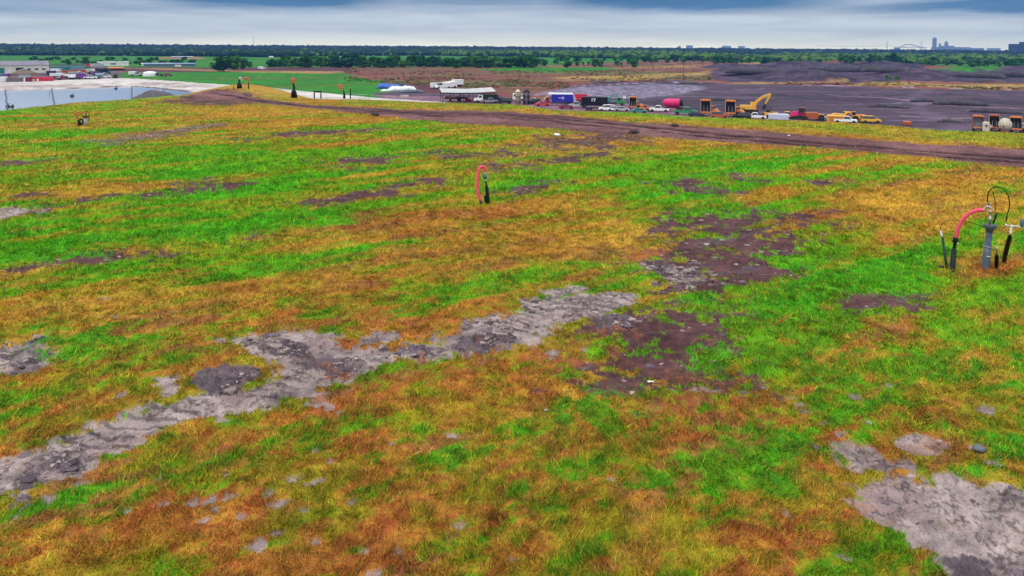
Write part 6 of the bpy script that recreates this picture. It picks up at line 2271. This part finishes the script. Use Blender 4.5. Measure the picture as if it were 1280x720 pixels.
truck(119, 90.6, .1, 'dark plum lorry in the back row of parked vehicles', P_DRED, P_NAVY, L=8, Hb=2.8)
lot = [(64, 91.4, 'suv', P_DRED, 'dark red car at the back left of the parked vehicles'), (78, 92.8, 'suv', P_MAG, 'magenta car left of the brown orange container'),
       (92, 93.2, 'sedan', P_BLACK, 'black car between the two rusty containers'), (104, 94.8, 'suv', P_CREAM, 'cream car right of the white flat lorry'),
       (99, 97.8, 'van', P_PURP, 'purple van near the front of the parked vehicles'), (104, 97.6, 'suv', P_PURP, 'purple car touching the purple van on its right'),
       (109, 96.4, 'sedan', P_SILV, 'silver car right of the purple car'), (113, 98.6, 'pickup', P_WHITE, 'white pickup near the bank right of the purple van'),
       (118, 98.4, 'pickup', P_GREEN, 'green pickup near the bank left of the bluish lorry'), (122, 96.2, 'sedan', P_BLUE, 'blue car among the right front vehicles'),
       (107, 91.2, 'van', P_CREAM, 'cream van behind the silver car'), (111.5, 90.8, 'van', P_WHITE, 'white van in the back row right of the cream van'),
       (115, 93.2, 'pickup', P_NAVY, 'navy pickup in the middle of the right parked vehicles'), (120, 93.4, 'suv', P_PURP, 'purple car behind the blue car'),
       (125, 94.2, 'suv', P_NAVY, 'navy car left of the teal lorry'), (133, 97.4, 'sedan', P_WHITE, 'white car at the far right corner of the parked vehicles'),
       (90, 98.4, 'sedan', P_TEAL, 'teal car right of the lorry closest to the bank'), (94.5, 99.2, 'sedan', P_NAVY, 'navy car nearest the bank left of the purple van'),
       (88, 95.6, 'pickup', P_WHITE, 'white pickup left of the white flat lorry'), (78, 99.6, 'suv', P_DRED, 'dark red car tucked left of the lorry closest to the bank'),
       (10, 99.4, 'suv', P_NAVY, 'navy car before the cream warehouse'), (14, 97.6, 'van', P_PURP, 'purple van left of the tan barn'), (5, 96.4, 'pickup', P_TEAL, 'teal pickup before the warehouse at the left edge'),
       (8, 101.6, 'pickup', P_GREY, 'grey pickup by the bank at the left edge')]
for px, py, kd, m, lb in lot:
    car(px, py, rl.uniform(-.6, .6) + rl.choice((0, PI)), kd, m, lb, sc=1.12)

# field beyond: long sheds, tank, trucks
building(196, 82.2, 0, 24, 6, 2.0, .5, P_WHITE, P_WHITE, 'long low white shed in the fields beyond the pond', nm='long_shed', gable='x')
building(212, 83.0, 0, 40, 7, 2.2, .8, paint('slate_blue_wall', (.10, .18, .26)), paint('slate_blue_roof', (.12, .24, .32)), 'long slate blue shed behind the white one in the fields', nm='long_shed', gable='x', doors=((4, 9, 1.6, P_WHITE),))
building(141.5, 82.2, 0, 24, 5, 3.2, .4, P_WHITE, P_WHITE, 'white mobile building on a dark base in the fields beyond the vehicles', nm='mobile_building', gable='x', wins=((-14, -10, 1.2, 2.2), (-2, 2, 1.2, 2.2)))
building(144.5, 88.2, 0, 9, 4, 2.0, .6, P_ORNG, P_ORNG, 'long low orange shed beyond the vehicles by the pond', nm='long_shed', gable='x', doors=((-6, 6, 1.2, P_BLACK),))
X, Y, Z, rz = gp(187.5, 95.2)
o = empty('storage_tank', (X, Y, Z), rz, 'squat white domed tank standing in the grass beyond the pond', 'tank')
MB().lathe([(3.6, 0), (3.7, .3), (3.7, 2.0), (3.3, 2.5), (2.0, 2.85), (.3, 3.0)], seg=28).build('shell', P_WHITE, o, True)
MB().lathe([(4.2, -.1), (4.2, .15), (3.7, .16)], seg=28).build('base', P_CONC, o)
MB().cyl((0, 0, 2.9), .35, .35, seg=10).build('hatch', P_SILV, o)
car(170, 95.0, .3, 'pickup', P_SILV, 'silver pickup in the grass left of the white domed tank', sc=1.2)
car(168, 94, .2, 'van', P_WHITE, 'white van in the grass behind the silver pickup', sc=1.1)
car(178, 94.4, 0, 'sedan', P_WHITE, 'white car against the left side of the white domed tank', sc=1.1)
car(197, 95.2, PI, 'pickup', P_NAVY, 'navy pickup right of the white domed tank', sc=1.1)
car(210, 95.4, .2, 'suv', P_DRED, 'dark red car farther right of the white domed tank')
car(327.5, 86.8, .2, 'van', P_WHITE, 'lone white van on the dark track beyond the grass')
building(339, 72.0, 0, 6, 5, 1.6, .6, P_WHITE, P_WHITE, 'tiny white farm building before the far woods, left of two', nm='farm_building', gable='x')
building(356, 72.3, 0, 5, 5, 1.5, .6, P_WHITE, P_WHITE, 'tiny white farm building before the far woods, right of two', nm='farm_building', gable='x')
building(228, 73.0, 0, 26, 6, 2.2, .8, P_SILV, P_SILV, 'pale low farm shed in the straw field before the far woods', nm='farm_building', gable='x')

# ------------------------------------------------------------------ things on the horizon
def far_pt(px, dist):
    d = ray(px, 58)
    a = math.atan2(d[0], d[1])
    return dist * math.sin(a), dist * math.cos(a), -a


P_CITY = mat('city_concrete', (.34, .44, .50), rough=.7, scale=.02, var=.15)
P_CITYW = mat('city_windows', (.20, .28, .34), rough=.2, scale=.05, var=.2)
PXM = 1 / FPX


def block(px0, px1, top, dist, label, base_h=0, setb=0.0):
    """top: pixels above the level of the eye"""
    X, Y, rz = far_pt((px0 + px1) / 2, dist)
    o = empty('office_tower' if top > 5 else 'city_building', (X, Y, 0), rz, label, 'building')
    L = (px1 - px0) * PXM * dist
    H = 19 + top * PXM * dist
    MB().box(-L / 2, L / 2, -L * .35 - 8, L * .35 + 8, 0, H).build('wall', P_CITY, o)
    w = MB()
    fl = max(3, int(H / 7))
    for i in range(1, fl):
        z = H * i / fl
        w.box(-L / 2 + 1.5, L / 2 - 1.5, -L * .35 - 8.4, -L * .35 - 8, z, z + 2.4)
    w.build('window_band', P_CITYW, o)
    if setb:
        MB().box(-L * .25, L * .25, -6, 6, H, H + setb).build('roof_plant', P_CITY, o)
    return o


D_ = 5600
block(1166, 1170.2, 11.6, D_, 'tallest tower of the far skyline on the right', setb=6)
block(1173.6, 1176, 5.6, D_, 'small tower just right of the tallest one on the skyline', setb=4)
block(1181, 1184.6, 7.0, D_, 'second tallest tower of the far skyline', setb=9)
block(1177, 1181, 3.4, D_ + 60, 'low block left of the second tallest skyline tower')
block(1186, 1192, 3.4, D_, 'low block right of the second tallest skyline tower')
block(1170.6, 1206, 2.0, D_ + 150, 'broad low city mass under the towers')
block(1206, 1226, 1.2, D_ + 150, 'long flat city block trailing right of the towers')
block(1236, 1248, 1.2, D_ + 200, 'faint low block farthest right on the skyline')
block(1118, 1124, 1.4, D_ + 100, 'faint low block left of the bridge shaped building')
block(858, 866, 2.6, D_, 'faint block on the horizon, leftmost of three right of centre')
block(903, 913, 2.2, D_, 'faint block on the horizon, middle of three right of centre')
block(923, 931, 2.0, D_, 'faint block on the horizon, rightmost of three right of centre')
block(848, 851, 2.0, D_, 'tiny faint block on the horizon left of the three')
# hangar shaped arch
X, Y, rz = far_pt(1138, D_)
o = empty('arched_bridge', (X, Y, 0), rz, 'low arched bridge silhouette left of the skyline towers', 'bridge')
Lh = 7.5 * PXM * D_
pts = [(-Lh * 1.6, 0, 19 + .3 * PXM * D_), (-Lh, 0, 19 + 3 * PXM * D_), (-Lh * .5, 0, 19 + 4.6 * PXM * D_), (Lh * .2, 0, 19 + 4.2 * PXM * D_), (Lh, 0, 19 + 2.4 * PXM * D_), (Lh * 1.9, 0, 19 + .6 * PXM * D_)]
MB().tube(smooth_path(pts, 5), 2.6, 6).build('arch', P_CITY, o)
MB().box(-Lh * 1.7, Lh * 2.2, -5, 5, 19 + 1.0 * PXM * D_, 19 + 1.5 * PXM * D_).build('deck', P_CITY, o)
for i in range(9):
    x = -Lh * 1.3 + i * Lh * .36
    MB().box(x - 1.2, x + 1.2, -3, 3, 0, 19 + 1.6 * PXM * D_).build('pier', P_CITY, o)


def pylon(px, top, dist, label, w=7.0, nm='pylon', arms=True, m=None):
    X, Y, rz = far_pt(px, dist)
    H = 19 + top * PXM * dist
    o = empty(nm, (X, Y, 0), rz, label, 'pylon' if arms else 'mast')
    mb = MB()
    leg = max(.25, dist * PXM * .11)
    for sx in (-1, 1):
        for sy in (-1, 1):
            mb.tube([(sx * w / 2, sy * w / 2, 0), (sx * w * .12, sy * w * .12, H * .75), (0, 0, H)], [leg, leg * .8, leg * .6], 5)
    n_ = 9
    for i in range(n_):
        z0, z1 = H * .75 * i / n_, H * .75 * (i + 1) / n_
        f = lambda z: w / 2 * (1 - .76 * z / (H * .75))
        for sy in (-1, 1):
            mb.tube([(-f(z0), sy * f(z0), z0), (f(z1), sy * f(z1), z1)], leg * .5, 4)
            mb.tube([(f(z0), sy * f(z0), z0), (-f(z1), sy * f(z1), z1)], leg * .5, 4)
    mb.build('lattice', m or P_CITY, o)
    if arms:
        for z in (.72, .82, .92):
            MB().tube([(-w * .9, 0, H * z), (0, 0, H * z + 1.5), (w * .9, 0, H * z)], leg * .6, 4).build('arm', m or P_CITY, o)
    else:
        MB().tube([(0, 0, H), (0, 0, H * 1.08)], leg * .5, 4).build('aerial', m or P_CITY, o)
    return o


pylon(1108.7, 9.5, 3800, 'faint lattice pylon on the horizon, left of the skyline', 9)
pylon(1152, 9.0, 3800, 'faint lattice pylon on the horizon, immediately left of the towers', 9)
pylon(317, 12.5, 4200, 'thin far radio mast rising above the woods on the left', 5, 'radio_mast', False)
pylon(723.5, 5.5, 4500, 'faint small radio mast above the woods in the centre', 5, 'radio_mast', False)
Xa, Ya, _ = far_pt(1020, 3900)
Xb, Yb, _ = far_pt(1108.7, 3800)
Xc, Yc, _ = far_pt(1152, 3800)
hw = 19 + 3.2 * PXM * 3800
mb = MB()
pts = []
for (x0, y0), (x1, y1) in (((Xa, Ya), (Xb, Yb)), ((Xb, Yb), (Xc, Yc))):
    for i in range(13):
        t = i / 12
        pts.append((x0 + (x1 - x0) * t, y0 + (y1 - y0) * t, hw - 5 * 4 * t * (1 - t)))
mb.tube(pts, .55, 5)
tag(mb.build('power_line', P_CITY), 'faint sagging power line strung between the far pylons', 'power line')
# dark block at the right edge
X, Y, rz = far_pt(1277, 3000)
o = empty('wooded_tower_block', (X, Y, 0), rz, 'dark blue squared clump of tall building at the right edge of the horizon', 'building')
L = 22 * PXM * 3000
MB().box(-L / 2, L / 2, -20, 20, 0, 19 + 5.5 * PXM * 3000).build('wall', mat('dark_block_wall', (.03, .05, .08), rough=.8, scale=.05, var=.3), o)
MB().box(-L * .1, L * .45, -14, 14, 19 + 5.5 * PXM * 3000, 19 + 7.5 * PXM * 3000).build('upper_storey', mat('dark_block_wall', (.03, .05, .08)), o)
HAZE_COL = (.10, .25, .62, 1)
HAZE_D = .00016
# ------------------------------------------------------------------ sky
W = bpy.data.worlds.new('World')
S.world = W
W.use_nodes = True
nt = W.node_tree
N, L = nt.nodes, nt.links
bg = N['Background']
SUN_EL, SUN_AZ = math.radians(52), math.radians(215)      # azimuth clockwise from +Y, behind and to the left of the camera
sky = N.new('ShaderNodeTexSky')
sky.sky_type = 'NISHITA'
sky.sun_disc = False
sky.sun_elevation = SUN_EL
sky.sun_rotation = SUN_AZ
sky.dust_density = 2.0
tc = N.new('ShaderNodeTexCoord')
sep = N.new('ShaderNodeSeparateXYZ')
L.new(tc.outputs['Generated'], sep.inputs[0])


def M(op, a, b=None, c=None):
    n = N.new('ShaderNodeMath')
    n.operation = op
    for i, v in enumerate((a, b, c)):
        if v is None:
            continue
        if isinstance(v, (int, float)):
            n.inputs[i].default_value = v
        else:
            L.new(v, n.inputs[i])
    return n.outputs[0]


def ramp(v, pts):
    r = N.new('ShaderNodeValToRGB')
    L.new(v, r.inputs['Fac'])
    e = r.color_ramp.elements
    while len(e) > 1:
        e.remove(e[0])
    e[0].position = pts[0][0]
    e[0].color = (*pts[0][1], 1)
    for p, c in pts[1:]:
        q = e.new(p)
        q.color = (*c, 1)
    return r.outputs['Color']


def gauss(v, c, w):
    d = M('DIVIDE', M('SUBTRACT', v, c), w)
    return M('EXPONENT', M('MULTIPLY', M('MULTIPLY', d, d), -1.0))


X_, Y_, Z_ = sep.outputs
AZ = M('ARCTAN2', X_, Y_)                       # 0 straight ahead, + to the right
hyp = M('SQRT', M('ADD', M('MULTIPLY', X_, X_), M('MULTIPLY', Y_, Y_)))
EL = M('ARCTAN2', Z_, hyp)
cmb = N.new('ShaderNodeCombineXYZ')
L.new(M('MULTIPLY', AZ, 2.2), cmb.inputs[0])
L.new(M('MULTIPLY', EL, 26.0), cmb.inputs[1])
nz = N.new('ShaderNodeTexNoise')
nz.inputs['Scale'].default_value = 1.6
nz.inputs['Detail'].default_value = 7
nz.inputs['Roughness'].default_value = .6
nz.inputs['Distortion'].default_value = .35
L.new(cmb.outputs[0], nz.inputs['Vector'])
nf = M('SUBTRACT', nz.outputs['Fac'], .5)
# long dark decks of cloud, given by bearing and height
ELN = M('ADD', EL, M('MULTIPLY', nf, .034))
D1 = M('MULTIPLY', gauss(AZ, -.33, .17), gauss(ELN, .064, .019))
D2 = M('MULTIPLY', gauss(AZ, .23, .20), gauss(ELN, .065, .019))
D3 = M('MULTIPLY', gauss(AZ, .60, .19), gauss(ELN, .051, .0095))
D4 = M('MULTIPLY', gauss(AZ, -.62, .30), M('MULTIPLY', gauss(ELN, .045, .009), .40))
D5 = M('MULTIPLY', gauss(AZ, -.05, .26), M('MULTIPLY', gauss(ELN, .062, .013), .45))
dark = M('MAXIMUM', M('MAXIMUM', M('MAXIMUM', D1, D2), D5), M('MAXIMUM', M('MULTIPLY', D3, .8), D4))
up = M('MULTIPLY', M('SUBTRACT', nz.outputs['Fac'], .42), M('MINIMUM', M('MULTIPLY', EL, 9.0), 1.0))
cover = M('ADD', M('MULTIPLY', dark, 1.35), M('MULTIPLY', up, .95))
cover = M('MINIMUM', M('MAXIMUM', cover, 0.0), 1.0)
light = ramp(EL, [(0.0, (2.15, 2.0, 1.30)), (.012, (1.70, 1.66, 1.22)), (.03, (1.08, 1.14, 1.04)), (.06, (.72, .79, .86)), (.3, (.95, 1.0, 1.1)), (1.0, (1.9, 1.95, 2.05))])
darkc = ramp(EL, [(0.0, (.35, .45, .60)), (.03, (.18, .34, .52)), (.07, (.045, .18, .35)), (.2, (.25, .42, .62)), (.6, (.9, 1.0, 1.1)), (1.0, (1.2, 1.3, 1.4))])
mx = N.new('ShaderNodeMix')
mx.data_type = 'RGBA'
L.new(cover, mx.inputs['Factor'])
L.new(light, mx.inputs['A'])
L.new(darkc, mx.inputs['B'])
cm2 = N.new('ShaderNodeCombineXYZ')
L.new(M('MULTIPLY', AZ, 5.0), cm2.inputs[0])
L.new(M('MULTIPLY', EL, 60.0), cm2.inputs[1])
nz2 = N.new('ShaderNodeTexNoise')
nz2.inputs['Scale'].default_value = 1.3
nz2.inputs['Detail'].default_value = 6
nz2.inputs['Distortion'].default_value = .6
L.new(cm2.outputs[0], nz2.inputs['Vector'])
puff = M('ADD', .72, M('MULTIPLY', nz2.outputs['Fac'], .56))
sc = N.new('ShaderNodeVectorMath')
sc.operation = 'SCALE'
L.new(mx.outputs['Result'], sc.inputs[0])
L.new(M('MULTIPLY', puff, 10.0), sc.inputs['Scale'])
m2 = N.new('ShaderNodeMix')
m2.data_type = 'RGBA'
m2.inputs['Factor'].default_value = .93
L.new(sky.outputs[0], m2.inputs['A'])
L.new(sc.outputs[0], m2.inputs['B'])
L.new(m2.outputs['Result'], bg.inputs['Color'])
bg.inputs['Strength'].default_value = 0.1

sl = bpy.data.lights.new('sun', 'SUN')
sl.energy = 1.3
sl.angle = math.radians(14)
sl.color = (1.0, .97, .92)
so = bpy.data.objects.new('sun', sl)
COL.objects.link(so)
sd = Vector((math.sin(SUN_AZ) * math.cos(SUN_EL), math.cos(SUN_AZ) * math.cos(SUN_EL), math.sin(SUN_EL)))
so.rotation_euler = (-sd).to_track_quat('-Z', 'Y').to_euler()

# ------------------------------------------------------------------ haze
hm = bpy.data.materials.new('haze')
hm.use_nodes = True
nt = hm.node_tree
nt.nodes.remove(nt.nodes['Principled BSDF'])
pv = nt.nodes.new('ShaderNodeVolumePrincipled')
pv.inputs['Color'].default_value = HAZE_COL
pv.inputs['Density'].default_value = HAZE_D
pv.inputs['Anisotropy'].default_value = 0.0
nt.links.new(pv.outputs[0], nt.nodes['Material Output'].inputs['Volume'])
me = bpy.data.meshes.new('haze')
x0, x1, y0, y1, z0, z1 = -6400, 6400, -6400, 6400, -3.2, 165
vs = [(x, y, z) for z in (z0, z1) for y in (y0, y1) for x in (x0, x1)]
me.from_pydata(vs, [], [(0, 2, 3, 1), (4, 5, 7, 6), (0, 1, 5, 4), (2, 6, 7, 3), (0, 4, 6, 2), (1, 3, 7, 5)])
me.materials.append(hm)
o = bpy.data.objects.new('haze', me)
COL.objects.link(o)
tag(o, 'thin blue haze lying over the plain', 'haze', kind='stuff')

S.view_settings.view_transform = 'Standard'
S.view_settings.look = 'None'
S.view_settings.exposure = 0.0
S.view_settings.gamma = 1.0
S.view_settings.use_curve_mapping = False
S.cycles.volume_bounces = 0
S.cycles.max_bounces = 5
